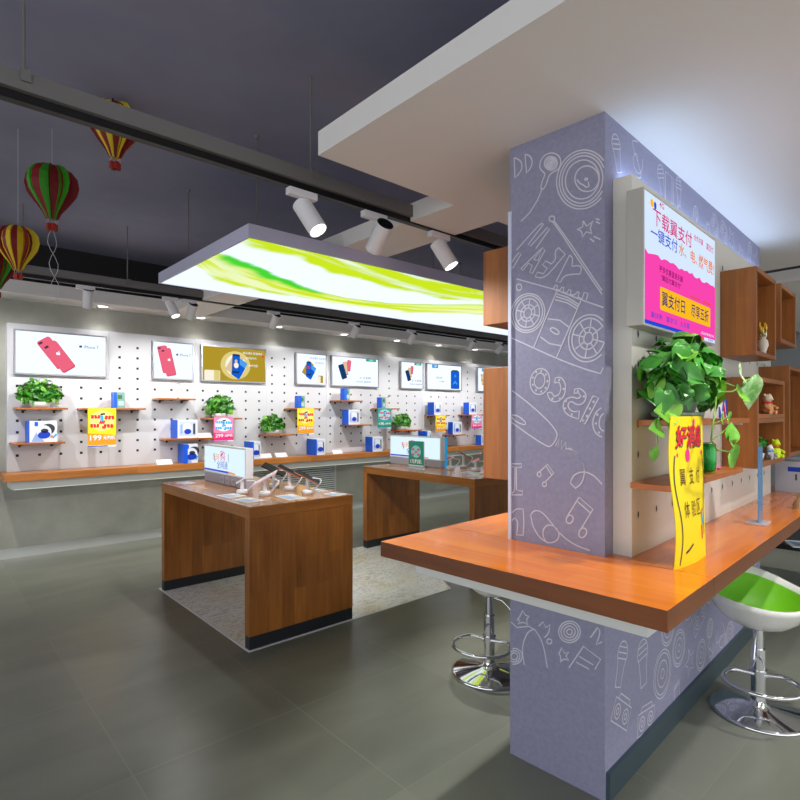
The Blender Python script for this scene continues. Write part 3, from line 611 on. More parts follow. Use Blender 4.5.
# ---- wall shelves
shelves = [(.733, 1.147, 1.44), (.706, 1.126, 1.115), (1.267, 1.86, 1.44), (1.99, 2.389, 1.55), (2.064, 2.595, 1.11), (2.522, 2.942, 1.33), (3.269, 3.652, 1.12), (3.621, 4.044, 1.45),
           (4.337, 4.742, 1.56), (4.518, 4.903, 1.225), (5.062, 5.436, 1.455), (5.45, 5.89, 1.13), (6.148, 6.519, 1.352), (6.56, 6.907, 1.03), (6.95, 7.371, 1.358)]
slab_l = ['under the leftmost potted plant', 'holding the wide headset box at the far left', 'above the yellow 199 poster', 'holding the white gooseneck phone stand', 'holding the headset box left of the pink poster', 'under the potted plant above the pink 299 poster',
          'under the low potted plant behind the sign on the near table', 'above the yellow poster in the middle of the wall', 'highest on the wall, holding one small blue box', 'holding the headset box below the highest shelf', 'above the teal poster', 'under the potted plant behind the sign on the far table',
          'above the small yellow poster at right', 'lowest on the wall, behind the sign on the far table', 'above the right-hand pink poster']
for (a, b, z), l in zip(shelves, slab_l):
    t = thing('wall_shelf', 'small wooden shelf '+l, 'shelf', (a, PY, z), 0, 'small wooden shelves on the pegboard wall')
    MB().box((0, -.22, -.018), (b-a, -.001, 0), 0, 0).build('board', W_SHELF, t, bevel=.002)
    for q in (.07, b-a-.09):
        MB().box((q, -.12, -.028), (q+.02, -.001, -.019)).box((q, -.012, -.05), (q+.02, -.001, -.019)).build('bracket', M_BLACK, t)

# ---- product boxes
def headset_box(x, z, w, h, d, label, y=6.09, open_=True, cat='box', group='blue and white headset boxes on the wall shelves', blue=True, rot=0.0, sleeve=0):
    t = thing('headset_box', label, cat, (x, y, z), rot, group)
    m = MB().box((0, 0, 0), (w, d, h), 0, 0, {'-x': 1, '+z': 0})
    if blue: m.box((-.0008, -.0008, 0), (w*.04, -.0002, h), 1)
    if sleeve: art(m, [(0, 0), (sleeve, 0), (sleeve, h), (0, h)], 1, 8)
    P = lambda pts, mt, lay: art(m, pts, mt, lay)
    if open_:
        P(rr(w*.52, h*.52, w*.80, h*.78, .008), 5, 1); P(circ(w*.52, h*.52, h*.26, h*.33, 16, .3), 0, 2); P(circ(w*.52, h*.36, h*.2, h*.15, 14), 2, 3); P(rr(w*.83, h*.5, w*.1, h*.6, .004), 3, 3); P(rr(w*.22, h*.5, w*.1, h*.5, .004), 4, 3)
    else:
        P(rr(w*.5, h*.5, w*.98, h*.96, .004), 0, 1); P([(w*.1, 0.004), (w*.55, .004), (w*.28, h*.5)], 4, 2)
        P(circ(w*.64, h*.58, h*.34, h*.27, 18, .5), 3, 3); P(circ(w*.54, h*.48, h*.3, h*.32, 18, .2), 0, 4); P(circ(w*.54, h*.34, h*.26, h*.17, 16, .1), 2, 5); P(circ(w*.56, h*.54, h*.16, h*.1, 12), 3, 5)
        P(rr(w*.27, h*.86, w*.12, h*.2, .003), 1, 5); P(circ(w*.81, h*.26, h*.06, h*.07, 10), 6, 5); P(rr(w*.91, h*.28, h*.07, h*.24, .004, -.7), 7, 6)
    m.build('carton', [M_CARD, M_BLUE, M_DBLUE, M_DGREY, M_PALEBLUE, plain('clear_window', (200, 210, 232), .15), M_ORG, M_SKY], t)
    return t
def small_box(x, z, label, w=.075, h=.12, d=.09, y=6.10, sl=.3):
    t = thing('phone_box', label, 'box', (x, y, z), 0, 'small blue phone boxes on the wall shelves')
    m = MB().box((0, 0, 0), (w, d, h), 0, 0, {'-x': 1, '-y': 2})
    art(m, [(0.002, 0), (w*sl, 0), (w*sl, h), (0.002, h)], 1, 1); art(m, rr(w*.55, h*.7, w*.4, h*.25, .003), 3, 2); art(m, rr(w*.65, h*.3, w*.5, h*.3, .003), 4, 2)
    m.build('carton', [M_CARD, M_BLUE, plain('grey_green_print', (120, 158, 150), .4), plain('leaf_print', (60, 110, 60), .4), plain('pale_print', (170, 200, 200), .4)], t)
HB = 6.10
headset_box(.83, 1.116, .23, .20, .19, 'wide white headset carton with blue end on the low shelf at far left', HB, False)
headset_box(2.185, 1.112, .229, .20, .19, 'headset carton with clear window on the shelf left of the pink poster', HB)
headset_box(4.50, 1.227, .20, .205, .14, 'headset carton on the shelf just below the highest shelf', HB)
headset_box(6.17, 1.354, .165, .20, .14, 'headset carton on the shelf above the small yellow poster', HB)
headset_box(6.60, 1.032, .22, .205, .10, 'headset carton on the lowest shelf right of the small yellow poster', HB)
headset_box(7.00, 1.36, .20, .20, .12, 'headset carton above the right-hand pink poster', HB)
headset_box(2.256, .836, .152, .21, .19, 'upright deep blue headset carton on the wall counter left of the near sign', HB-.03, False, sleeve=.036)
headset_box(3.05, .836, .12, .21, .19, 'headset carton on the wall counter just behind the near lit sign', HB-.03, sleeve=.03)
headset_box(3.95, .836, .15, .21, .21, 'deep blue headset carton on the wall counter below the yellow poster', HB-.03, sleeve=.02)
headset_box(4.90, .836, .19, .21, .16, 'headset carton on the wall counter left of the far lit sign', HB-.03, sleeve=.0)
headset_box(5.96, .836, .12, .27, .17, 'taller headset carton on the wall counter behind the far lit sign', HB-.03, sleeve=.03)
headset_box(7.28, .836, .18, .17, .12, 'headset carton on the wall counter under the right-hand pink poster', HB-.03)
small_box(1.555, 1.442, 'small blue box on the shelf above the yellow 199 poster', .105, .16, .10)
small_box(3.72, 1.452, 'small blue box on the shelf above the middle yellow poster', .09, .155, .10, sl=.45)
small_box(4.44, 1.562, 'small blue box alone on the highest shelf', .085, .16, .10, sl=.55)
small_box(5.09, 1.457, 'small blue box on the shelf above the teal poster', .085, .155, .10, sl=.2)
# white price holders lying on the wall counter and shelf
for x, y, z, l in ((1.98, 6.12, .836, 'left of the upright blue carton'), (2.50, 6.12, .836, 'right of the upright blue carton'), (3.20, 6.16, .836, 'just right of the near lit sign'), (3.42, 6.16, .836, 'before the deep blue carton, second behind the phones'), (4.25, 6.12, .836, 'right of the deep blue carton under the yellow poster'), (2.42, 6.12, 1.112, 'on the shelf right of the windowed headset carton')):
    m = MB(); w = .16
    m.v = []; pts = [(0, -.03, 0), (0, .03, 0), (0, .03, .045), (0, .02, .05)]
    m.face([(0, p[1], p[2]) for p in pts][::-1], 0); m.face([(w, p[1], p[2]) for p in pts], 0)
    for i in range(4):
        p, q = pts[i], pts[(i+1) % 4]; m.face([(0, p[1], p[2]), (w, p[1], p[2]), (w, q[1], q[2]), (0, q[1], q[2])][::-1], 0)
    tag(m.build('price_holder', M_WHITE, None, (x, y, z)), 'white wedge price holder '+l, 'price holder', 'white price holders along the wall')

# ---- price posters hanging from shelf edges
def price_poster(x, z, w, h, label, bg, bg2, num, nm, y=PY-.229):
    t = thing('price_poster', label, 'poster', (x, y, z-h), 0, 'price posters hung on the shelf edges')
    m = MB().box((0, 0, 0), (w, .003, h), 0)
    P = lambda pts, mt, lay: art(m, pts, mt, lay)
    P([(0, 0), (w, 0), (w, h*.045), (0, h*.045)], 2, 1); P([(0, h*.01), (w*.7, h*.01), (w*.7, h*.035), (0, h*.035)], 6, 2)
    P([(0, h*.045), (w, h*.045), (w, h*.30), (0, h*.36)], 8, .6)
    P(circ(w*.5, h*.68, w*.44, h*.27, 20), 1, 1)
    rn = random.Random(int(x*100))
    for cx, cz, ww, hh, r in ((.27, .78, .34, .12, .1), (.76, .76, .36, .13, -.15), (.24, .55, .32, .12, .12), (.72, .54, .36, .12, .05), (.5, .64, .2, .12, -.5), (.55, .5, .12, .1, .4)):
        for q in range(3):
            P(rr(w*(cx+(q-1)*ww*.33), h*cz, w*ww*.27, h*hh*.8, .002, r+rn.uniform(-.3, .3)), 3, 2+q*.3)
    P(rr(w*.49, h*.74, w*.12, h*.14, .01, .1), 4, 4); P(rr(w*.52, h*.85, w*.18, h*.05, .008, .2), 5, 4)
    m.build('sheet', [bg, bg2, M_PAPER, nm, M_SKY, M_DGREY, M_DBLUE, M_PAPER, {'M': M_HOT, 'Y': M_ORG, 'T': plain('deep_teal_card', (30, 146, 124), .4)}['M' if bg is M_PINK else 'T' if bg is M_TEAL else 'Y']], t)
    text(num, h*.22, M_PAPER, t, (w*.27, -.004, h*.24), bold=.0015, fit=(w*.40, h*.14))
    text('元购机', h*.12, M_PAPER, t, (w*.74, -.004, h*.24), bold=.001, fit=(w*.42, h*.11))
price_poster(1.315, 1.437, .255, .385, 'large yellow 199 price poster under the second shelf from the left', M_YEL, M_PYEL, '199', M_RED)
price_poster(2.59, 1.345, .235, .285, 'pink 299 price poster below the potted plant', M_PINK, M_PAPER, '299', M_SKY)
price_poster(3.68, 1.447, .25, .335, 'yellow price poster in the middle of the back wall', M_YEL, M_PYEL, '299', M_RED)
price_poster(5.00, 1.452, .26, .29, 'teal price poster hanging from its shelf on the back wall', M_TEAL, M_PTEAL, '1元', M_HOT)
price_poster(6.18, 1.348, .23, .27, 'small yellow price poster at the right of the back wall', M_YEL, M_PYEL, '99', M_RED)
price_poster(7.04, 1.354, .26, .24, 'pink price poster beside the tall wooden shelf box', M_PINK, M_PAPER, '99', M_SKY)

# ---- gooseneck stands on shelves
def gooseneck(x, z, label):
    t = thing('phone_stand', label, 'phone stand', (x, 6.18, z), 0)
    MB().box((0, -.05, 0), (.09, .03, .008)).build('base', M_WHITEM, t, bevel=.002)
    MB().tube([(.015, 0, .008), (.015, 0, .12), (.025, 0, .135), (.09, -.02, .137)], .003).build('neck', M_WHITEM, t)
    MB().box((.04, -.012, .155), (.115, .012, .161)).tube([(.06, 0, .137), (.07, 0, .157)], .002, 6).build('head', M_GREYM, t).rotation_euler = (0, -.3, 0)
gooseneck(2.225, 1.551, 'thin white gooseneck phone stand on shelf right of the yellow 199 poster')
gooseneck(5.28, 1.456, 'thin white gooseneck phone stand on shelf above the teal poster')
# ------------------------------------------------------------------ display tables
def table(x0, y0, w, l, label):
    t = thing('display_table', label, 'table', (x0, y0, 0)); H = .843
    a = MB().box((0, 0, H-.07), (w, l, H-.006), 0, 1)
    a.build('tabletop', W_TABLE, t, bevel=.0015)
    MB().box((.0, .0, H-.0055), (w, l, H), 0, 1).build('top_surface', W_TOP, t)
    for y in (0, l-.06):
        MB().box((0, y, .08), (w, y+.06, H-.0705), 0, 2).build('side_panel', W_TABLE, t, bevel=.0015)
        MB().box((.002, y+.002, .0), (w-.002, y+.058, .0795), 0, 2).build('plinth', M_PLINTH, t)
    MB().box((w-.10, .0605, H-.13), (w-.07, l-.0605, H-.0705), 0, 1).build('rail', W_TABLE, t)
    return t
table(1.487, 2.985, .753, 1.495, 'wooden display table nearest the camera, with phones on stands')
table(3.50, 2.985, .753, 1.50, 'wooden display table farther right, partly behind the bar')
TZ = .843+.0005
# lit signs on tables (faces -x)
def lit_sign(x, y0, y1, label, zb, h, mats, blue=False, dp=.06):
    l = y1-y0; t = thing('lit_sign', label, 'sign', (x, (y0+y1)/2, TZ), -PI/2, 'backlit signs on the display tables')
    # local: x runs to the viewer's right, -y faces the viewer
    MB().box((-l/2, .005, 0), (l/2, dp-.005, zb)).build('base', plain('sign_base', (176, 172, 184), .4), t, bevel=.002)
    for k in range(3):
        m = MB().box((-l*.08+k*.095, -.003, .008), (-l*.08+k*.095+.075, .005, zb-.01), 0)
        cx = -l*.08+k*.095+.0375
        for q in (-.012, .012): m.face([(cx+q-.003, -.0037, zb*.5-.01), (cx+q+.003, -.0037, zb*.5-.01), (cx+q+.003, -.0037, zb*.5+.01), (cx+q-.003, -.0037, zb*.5+.01)], 1)
        m.build('socket', [plain('socket_grey', (188, 184, 194), .4), M_BLACK], t)
    MB().box((-l/2, .0, zb), (l/2, dp, zb+h)).build('housing', M_WHITE, t, bevel=.003)
    m = MB(); Y = -.001
    m.face([(-l/2+.012, Y, zb+.012), (l/2-.012, Y, zb+.012), (l/2-.012, Y, zb+h-.012), (-l/2+.012, Y, zb+h-.012)], 0)
    P = lambda pts, mt, lay: art(m, pts, mt, lay, Y)
    P([(-l/2+.012, zb+.016), (l*.12, zb+.016), (l*.12, zb+.032), (-l/2+.012, zb+.032)], 1, 1)
    P([(l*.12, zb+.016), (l*.28, zb+.016), (l*.28, zb+.026), (l*.12, zb+.032)], 2, 1)
    P(rr(-l*.04, zb+h*.70, .05, .012, .005, .5), 1, 1); P(rr(-l*.22, zb+h*.55, .01, .07, .004, .3), 1, 1); P(rr(l*.12, zb+h*.62, .008, .06, .003), 3, 1)
    m.build('print', [G('sign_white', (222, 244, 255), 1.05), G('indigo', (74, 92, 210)), G('orange', (246, 150, 60)), G('slate', (120, 140, 190))], t)
    text('玩转', .085, G('orange', (246, 150, 60)), t, (-l*.17, Y-.004, zb+h*.60), fit=(l*.16, h*.24))
    text('购', .12, G('magenta', (236, 60, 150)), t, (-l*.01, Y-.004, zb+h*.66), fit=(l*.11, h*.38))
    text('全网通', .095, G('indigo', (74, 92, 210)), t, (-l*.02, Y-.004, zb+h*.34), fit=(l*.26, h*.26))
    if blue:
        MB().box((-l/2, dp+.001, .0), (l/2+.004, dp+.03, zb+h)).build('side_strip', plain('cyan_strip', (20, 160, 230), .4, emit=.4), t)
    return t
lit_sign(1.80, 3.67, 4.41, 'backlit white sign on the near display table', .075, .22, None)
lit_sign(3.93, 3.79, 4.56, 'backlit white sign with blue side on the far display table', .07, .235, None, True)
# teal card in a clear stand before the far sign
t = thing('card_stand', 'clear acrylic stand with teal price card before the far lit sign', 'card stand', (3.70, 3.90, TZ), -PI/2)
m = MB().box((-.11, -.03, 0), (.11, .05, .005), 0).box((-.11, .0, .005), (.11, .004, .27), 0); m.build('holder', M_CLEAR, t)
m = MB().box((-.105, -.003, .03), (.105, -.0005, .272), 0)
art(m, circ(0, .17, .07, .06, 18), 1, 1, -.003)
for cx, cz in ((-.04, .19), (.035, .19), (-.04, .14), (.035, .14), (0, .165)):
    for q in (-1, 0, 1): art(m, rr(cx+q*.012, cz, .010, .022, .002, .2*q), 2, 2, -.003)
art(m, [(-.105, .03), (.105, .03), (.105, .038), (-.105, .038)], 3, 1, -.003)
m.build('card', [plain('deep_teal_card', (30, 146, 124), .4), M_PTEAL, M_HOT, M_PAPER], t)
text('1元购机', .042, M_PAPER, t, (0, -.006, .075), fit=(.16, .045), bold=.001)

# phones on stands
def phone_stand(x, y, rot, label, tilt, back, face, pl=.14, pw=.07, hh=.10, z=TZ, roll=.12):
    t = thing('display_phone', label, 'phone', (x, y, z), rot, 'phones on white security stands')
    MB().lathe([(0, 0), (.038, 0), (.038, .022), (.033, .028), (.012, .029)], 20).build('base', M_WHITE, t)
    MB().cone((0, 0, .028), (0, 0, hh), .014, .012, 12).build('stem', M_WHITEM, t)
    ca, sa = math.cos(tilt), math.sin(tilt)
    m = MB().box((-pl/2, -pw/2, 0), (pl/2, pw/2, .009), 0, 0, {'+z': 1})
    o = m.build('handset', [back, face], t, (0, 0, hh+.004)); o.rotation_euler = (roll, tilt, 0)
    b = o.modifiers.new('bevel', 'BEVEL'); b.width = .003; b.segments = 2
    pts = []
    for k in range(17):
        q = k/16; pts.append((.045*ca*.2+.02+.07*math.sin(q*PI)*(1-.25*q), .01+.02*math.sin(q*2*PI), (hh-.005)*(1-q)**.8+.006+.05*math.sin(q*PI)*.4))
    MB().tube(pts, .0042, 6).build('cord', M_WHITE, t)
    return t
PB = plain('phone_black', (20, 20, 24), .2, 0, .5); PR = plain('phone_rose_gold', (196, 128, 96), .3, .5); PW = plain('phone_white', (236, 230, 234), .25); PP = plain('phone_pink', (232, 176, 186), .3)
PS = plain('phone_screen', (30, 26, 28), .35); PRd = plain('phone_red', (224, 50, 50), .3)
phone_stand(1.70, 3.52, -.85, 'small white display phone at the corner of the near lit sign', -.55, PW, PP, .07, .06, .085)
phone_stand(1.776, 3.339, -.85, 'long pink-white display phone on the near table, tilted up to the right', -.50, PP, PW, .18, .08, .105, roll=.25)
phone_stand(2.012, 3.644, -.75, 'black display phone, highest on the near table', .42, PB, PS, .18, .08, .125, roll=.3)
phone_stand(2.03, 3.453, -.75, 'rose-gold display phone in the middle of the near table', .45, PR, PS, .18, .08, .125)
phone_stand(2.023, 3.203, -.75, 'brown-gold display phone at the right end of the near table', .48, PR, PS, .18, .08, .105)
phone_stand(3.93, 3.66, -.8, 'red-topped display phone beside the far lit sign', -.5, PW, PRd, .08, .06, .10)
phone_stand(4.12, 3.66, -.75, 'brown display phone just right of the far lit sign', .5, PR, PS, .17, .08, .125)
phone_stand(4.00, 3.40, -.8, 'red-topped display phone nearest the tall wooden shelf box', -.5, PW, PRd, .08, .06, .09)
phone_stand(4.20, 3.40, -.75, 'brown display phone at the far right of the far table', .5, PR, PS, .17, .08, .115)
def leaflet(x, y, a, b, rot, label, col=0, z=TZ):
    m = MB().box((-a/2, -b/2, 0), (a/2, b/2, .002), col)
    m.face([(-a*.4, -b*.35, .0026), (a*.1, -b*.35, .0026), (a*.1, b*.35, .0026), (-a*.4, b*.35, .0026)], 1)
    m.face([(a*.18, -b*.3, .0026), (a*.42, -b*.3, .0026), (a*.42, b*.1, .0026), (a*.18, b*.1, .0026)], 2)
    tag(m.build('leaflet', [M_PAPER, plain('leaflet_blue', (168, 190, 222), .4), plain('leaflet_grey', (200, 204, 214), .4)], None, (x, y, z), rot), label, 'leaflet', 'leaflets on the display tables')
leaflet(1.60, 3.47, .13, .16, .1, 'blue-white leaflet on the near table, just before the lit sign')
leaflet(1.60, 3.22, .13, .17, .1, 'blue-white leaflet at the near corner of the near table')
leaflet(1.86, 3.15, .13, .22, -.1, 'white leaflet in front of the phones on the near table')
leaflet(2.15, 3.07, .10, .14, .2, 'white leaflet at the right corner of the near table')
leaflet(2.17, 3.30, .08, .12, .1, 'white leaflet behind the brown-gold phone on the near table')
leaflet(1.62, 4.33, .10, .12, .2, 'blue-white leaflet at the left end of the near table')
leaflet(3.84, 3.30, .14, .18, .1, 'blue-white leaflet on the far table before its phones')
leaflet(3.68, 3.12, .12, .16, .1, 'white leaflet at the near corner of the far table')

# ------------------------------------------------------------------ plants
def leaf_mat(name, a, b):
    return noisy(name, a, b, 9, .38, 3, lo=.3, hi=.7)
M_LEAF = leaf_mat('pothos_leaf', (22, 84, 20), (70, 158, 46)); M_LEAF2 = leaf_mat('pothos_leaf_light', (74, 150, 34), (136, 196, 62)); M_VARI = noisy('pothos_leaf_variegated', (96, 168, 70), (196, 220, 168), 14, .4, 4, lo=.42, hi=.6)
M_STEM = plain('vine_stem', (110, 150, 60), .5); M_POT = plain('pot_grey_white', (196, 200, 196), .45); M_SOIL = plain('soil', (40, 30, 20), .9)
def leaf(mb, p, d, up, L, mat=0, droop=.35, wid=.40):
    """heart-shaped folded leaf from base p along d"""
    p, d, up = Vector(p), Vector(d).normalized(), Vector(up)
    s = d.cross(up).normalized(); n = s.cross(d).normalized()
    prof = [(0, .02), (.04, .30), (.16, .44), (.32, .46), (.5, .38), (.68, .26), (.84, .12), (1, .0)]
    rows = []
    for t_, w in prof:
        c = p + d*(t_*L*(1-.15*droop*t_)) - n*(droop*L*t_*t_) - d*(.10*L if 0 < t_ < .1 else 0)
        ww = w*L*wid*2.0
        cc = c + d*(.10*L if 0 < t_ < .1 else 0)
        rows.append([c - s*ww + n*ww*.22, c - s*ww*.55 + n*ww*.16, cc, c + s*ww*.55 + n*ww*.16, c + s*ww + n*ww*.22])
    mb.grid(rows, mat, True)
def foliage(parent, rx, ry, rz, cz, n, L, seed, lightfrac=.2, front=.7, mats=None, wid=.46):
    """leaves all round a mound; most turn their faces outwards and hang a little"""
    rn = random.Random(seed); m = MB(); st = MB()
    for i in range(n):
        th = rn.uniform(0, 2*PI); ph_ = math.acos(rn.uniform(-.45, 1)); r = rn.uniform(.6, 1)
        d = Vector((math.sin(ph_)*math.cos(th), math.sin(ph_)*math.sin(th), math.cos(ph_)))
        if rn.random() < front: d.y = -abs(d.y)
        c = Vector((d.x*rx*r, d.y*ry*r, cz+d.z*rz*r))
        nrm = Vector((d.x*.7+rn.uniform(-.8, .8), d.y*.9+rn.uniform(-.6, .6), d.z*.8+rn.uniform(0, 1.1))).normalized()
        a = rn.gauss(-PI/2, .9) if d.z < .6 else rn.uniform(0, 2*PI)      # tip direction in the leaf plane, mostly down
        e1 = nrm.cross(Vector((0, 0, 1))); e1 = e1.normalized() if e1.length > .1 else Vector((1, 0, 0)); e2 = e1.cross(nrm).normalized()
        if e2.z < 0: e2 = -e2
        tip = e1*math.cos(a)+e2*math.sin(a)
        l = L*rn.uniform(.65, 1.2)
        leaf(m, c-tip*l*.4, tip, nrm, l, 1 if rn.random() < lightfrac else 0, rn.uniform(.05, .35), wid)
        st.tube([(c.x*.15, c.y*.15, max(.03, cz-rz*.7)), (c.x*.6, c.y*.6, cz*.6+c.z*.3), tuple(c-tip*l*.4)], .0022 if L > .07 else .0014, 4)
    m.build('foliage', mats or [M_LEAF, M_LEAF2, M_VARI], parent)
    st.build('stems', M_STEM, parent)
def wall_plant(x, z, label, seed, w=.2, h=.2):
    t = thing('potted_pothos', label, 'plant', (x, PY-.125, z), 0, 'small potted pothos on the wall shelves')
    MB().lathe([(0, 0), (.06, 0), (.078, .055), (.072, .055), (.068, .045), (0, .045)], 20, sx=1.25).build('pot', M_POT, t)
    foliage(t, w, .085, h*.70, .115, 250, .064, seed, .28, .7, wid=.36)
wall_plant(.93, 1.441, 'potted pothos at the far left of the back wall', 11, .19, .24)
wall_plant(2.70, 1.331, 'potted pothos above the pink 299 poster', 12, .19, .23)
wall_plant(3.38, 1.121, 'low potted pothos behind the near display phones', 13, .17, .20)
wall_plant(5.55, 1.131, 'potted pothos just behind the far lit sign', 14, .18, .20)

# big pothos on the bar's upper shelf
def P3(x, y, z): return bar(x, y, z)
def bshelf(x0, x1, y0, z, label):
    t = thing('wall_shelf', label, 'shelf', bar(x0, .80, z), PHI)
    MB().box((0, y0-.80, -.022), (x1-x0, -.002, 0), 0, 0).build('board', W_SHELF, t, bevel=.002)
    for q in (.08, x1-x0-.1): MB().box((q, -.14, -.03), (q+.014, -.002, -.0225)).build('bracket', M_STEEL, t)
bshelf(2.03, 2.97, .65, 1.372, 'wooden shelf under the big potted plant beside the pillar')
bshelf(1.965, 2.86, .652, 1.150, 'lower wooden shelf behind the yellow notice, holding the green can')
t = thing('potted_pothos', 'large trailing pothos in pale pot on the shelf under the lit screen', 'plant', bar(2.20, .715, 1.373), PHI)
MB().lathe([(0, 0), (.06, 0), (.080, .012), (.083, .026), (.079, .026), (.075, .016), (0, .014)], 40, sx=1.8).build('saucer', plain('saucer_green_grey', (150, 170, 146), .4), t)
MB().lathe([(0, .014), (.050, .014), (.072, .10), (.076, .10), (.076, .112), (.068, .112), (.062, .095), (0, .09)], 32, sx=1.7).build('pot', plain('pot_sage', (164, 180, 160), .45), t)
foliage(t, .30, .125, .175, .14, 270, .092, 23, .16, .75, wid=.36)
m = MB(); st = MB()
loc = lambda x, z, y=.55: (x-2.20, y-.715, z-1.373)
vine = [loc(2.42, 1.50, .60), loc(2.12, 1.375, .56), loc(2.03, 1.357), loc(2.01, 1.308), loc(2.075, 1.271), loc(2.233, 1.257)]
st.tube([loc(2.25, 1.47, .6), loc(2.10, 1.43, .56)]+vine[2:], .003, 6)
st.tube([loc(2.25, 1.52, .6), loc(2.40, 1.49, .56), loc(2.50, 1.53, .55)], .003, 6)
st.tube([loc(2.15, 1.47, .6), loc(2.30, 1.475, .56), loc(2.42, 1.50, .55)], .003, 6)
st.tube([loc(2.03, 1.31), loc(2.10, 1.32), loc(2.20, 1.345)], .002, 6)
st.tube([loc(2.03, 1.36), loc(2.12, 1.37), loc(2.22, 1.385)], .002, 6)
st.tube([loc(1.98, 1.45, .66), loc(1.88, 1.40, .66), loc(1.86, 1.36, .67), loc(1.90, 1.30, .68), loc(1.88, 1.27, .68)], .0025, 6)
U = (-.65, -.75, .25)
leaf(m, loc(2.36, 1.545), (1, 0, -.05), U, .12, 2, .2); leaf(m, loc(2.50, 1.53), (.55, 0, -1), U, .15, 2, .15)
leaf(m, loc(2.36, 1.46), (1, 0, .30), U, .11, 1, .15)
leaf(m, loc(2.22, 1.30), (.9, 0, -.10), U, .075, 1, .1); leaf(m, loc(2.12, 1.38), (1, 0, -.3), U, .06, 1, .2)
leaf(m, loc(2.20, 1.385), (1, 0, -.5), U, .07, 1, .2); leaf(m, loc(2.24, 1.30), (.55, 0, .9), U, .08, 1, .15)
leaf(m, loc(2.233, 1.262), (1, 0, -.75), U, .12, 1, .1)
leaf(m, loc(1.93, 1.395, .66), (-1, 0, .12), U, .10, 1, .1); leaf(m, loc(1.93, 1.37, .66), (.7, 0, .55), U, .085, 1, .1)
leaf(m, loc(1.90, 1.345, .67), (-1, 0, .05), U, .09, 1, .1); leaf(m, loc(1.86, 1.28, .68), (.3, 0, -1), U, .05, 1, .1)
leaf(m, loc(1.90, 1.47, .66), (-.3, 0, -1), U, .095, 0, .1); leaf(m, loc(1.97, 1.44, .66), (-.1, 0, -1), U, .10, 1, .1)
m.build('trailing_leaves', [M_LEAF, M_LEAF2, M_VARI], t); st.build('vines', M_STEM, t)

# ------------------------------------------------------------------ things on the bar
# lit screen with the pink notice
t = thing('lit_notice', 'large backlit pink and white notice box fixed to the bar pegboard', 'sign', bar(1.935, .80, 1.70), PHI)
w, h = .83, .478
MB().box((0, -.06, 0), (w, -.001, h)).build('housing', plain('notice_housing', (178, 176, 168), .4, .2), t, bevel=.003)
m = MB(); Y = -.0606
m.face([(.008, Y, .008), (w-.008, Y, .008), (w-.008, Y, h-.008), (.008, Y, h-.008)], 0)
tear = [(.008, .026)]+[(w-.008, .026)]; rn = random.Random(3)
top = [(w-.008-(w-.016)*k/26, .262+rn.uniform(-.008, .008)) for k in range(27)]
art(m, [(.008, .022), (w-.008, .022)]+top, 1, 1, Y)
art(m, [(.008, .008), (w*.58, .008), (w*.58, .022), (.008, .022)], 2, 1, Y); art(m, [(w*.58, .008), (w*.80, .008), (w*.80, .022), (w*.58, .022)], 3, 1, Y)
art(m, rr(.45, .115, .60, .085, .008), 4, 2, Y)
for cx in (.555, .705):
    art(m, [(cx-.07, .15+.025), (cx+.05, .15+.025), (cx+.05, .168), (cx-.07, .168)], 3, 2, Y)
art(m, circ(.075, .44, .016, .014, 12), 4, 1, Y); art(m, circ(.105, .438, .012, .014, 12), 2, 1, Y)
m.build('print', [G('notice_white', (216, 234, 255), 1.0), G('notice_pink', (250, 70, 176), 1.0), G('notice_blue', (36, 74, 214)), G('notice_red', (236, 84, 40)), G('notice_yellow', (252, 190, 30))], t)
TM = G('notice_magenta', (216, 30, 130)); TB = G('notice_blue', (36, 74, 214)); TO = G('notice_orange', (240, 120, 20)); TN = G('notice_navy', (30, 30, 110)); TP = G('notice_plum', (120, 14, 90)); TW = G('notice_white', (216, 234, 255))
Yt = Y-.004
for s_, x, z, fw, fh, mt in (('下载翼支付', .285, .396, .42, .062, TM), ('一键支付', .19, .335, .27, .05, TB), ('水、电、', .45, .335, .22, .05, TO), ('燃气费!', .685, .335, .21, .058, TO),
                         ('合作共赢', .58, .420, .12, .026, TM), ('赢支付', .735, .418, .10, .030, TM), ('4G', .16, .452, .045, .020, TM), ('更多优惠登录天翼', .26, .220, .25, .024, TP),
                         ('“翼起付翼支付”', .26, .190, .22, .022, TP), ('翼支付日', .285, .115, .25, .054, TN), ('尽享五折', .60, .115, .23, .054, TN), ('翼健康', .11, .044, .11, .022, TB), ('翼学习', .26, .044, .11, .022, TB), ('火车票', .41, .044, .11, .022, TB),
                         ('中国电信', .745, .0145, .07, .010, TB), ('活动详情请咨询', .70, .036, .18, .012, TW)):
    text(s_, .05, mt, t, (x, Yt, z), fit=(fw, fh), bold=.0004)

# standing yellow notice
t = thing('paper_notice', 'curved yellow paper notice standing on the bar counter', 'notice', bar(1.915, .634, BZ), PHI-.05)
w, h = .285, .505
def cy(x, z):  # gentle double bend
    return .012*math.sin(x/w*PI) + .006*math.sin(z/h*2*PI)*(1-x/w) - .012*(z/h)
rows_f = [[(w*i/12+.006*math.sin(j/16*2.2*PI)*(1-i/12), -cy(w*i/12, h*j/16), h*j/16) for i in range(13)] for j in range(17)]
m = MB().grid(rows_f, 0); m.grid([[(p[0], p[1]+.0015, p[2]) for p in r[::-1]] for r in rows_f], 0)
def onp(x, z, off=.0012): return (x+.006*math.sin(z/h*2.2*PI)*(1-x/w), -cy(x, z)-off, z)
m.line([(w*.12+.012*math.sin(k/14*2*PI), h*.02+h*.72*k/14) for k in range(15)], .006, onp, 1)
m.line([(w*.93-.010*math.sin(k/14*2*PI+.4), h*.16+h*.60*k/14) for k in range(15)], .006, onp, 1)
m.line([(w*.25, .045), (w*.33, .052), (w*.45, .068)], .008, onp, 1)
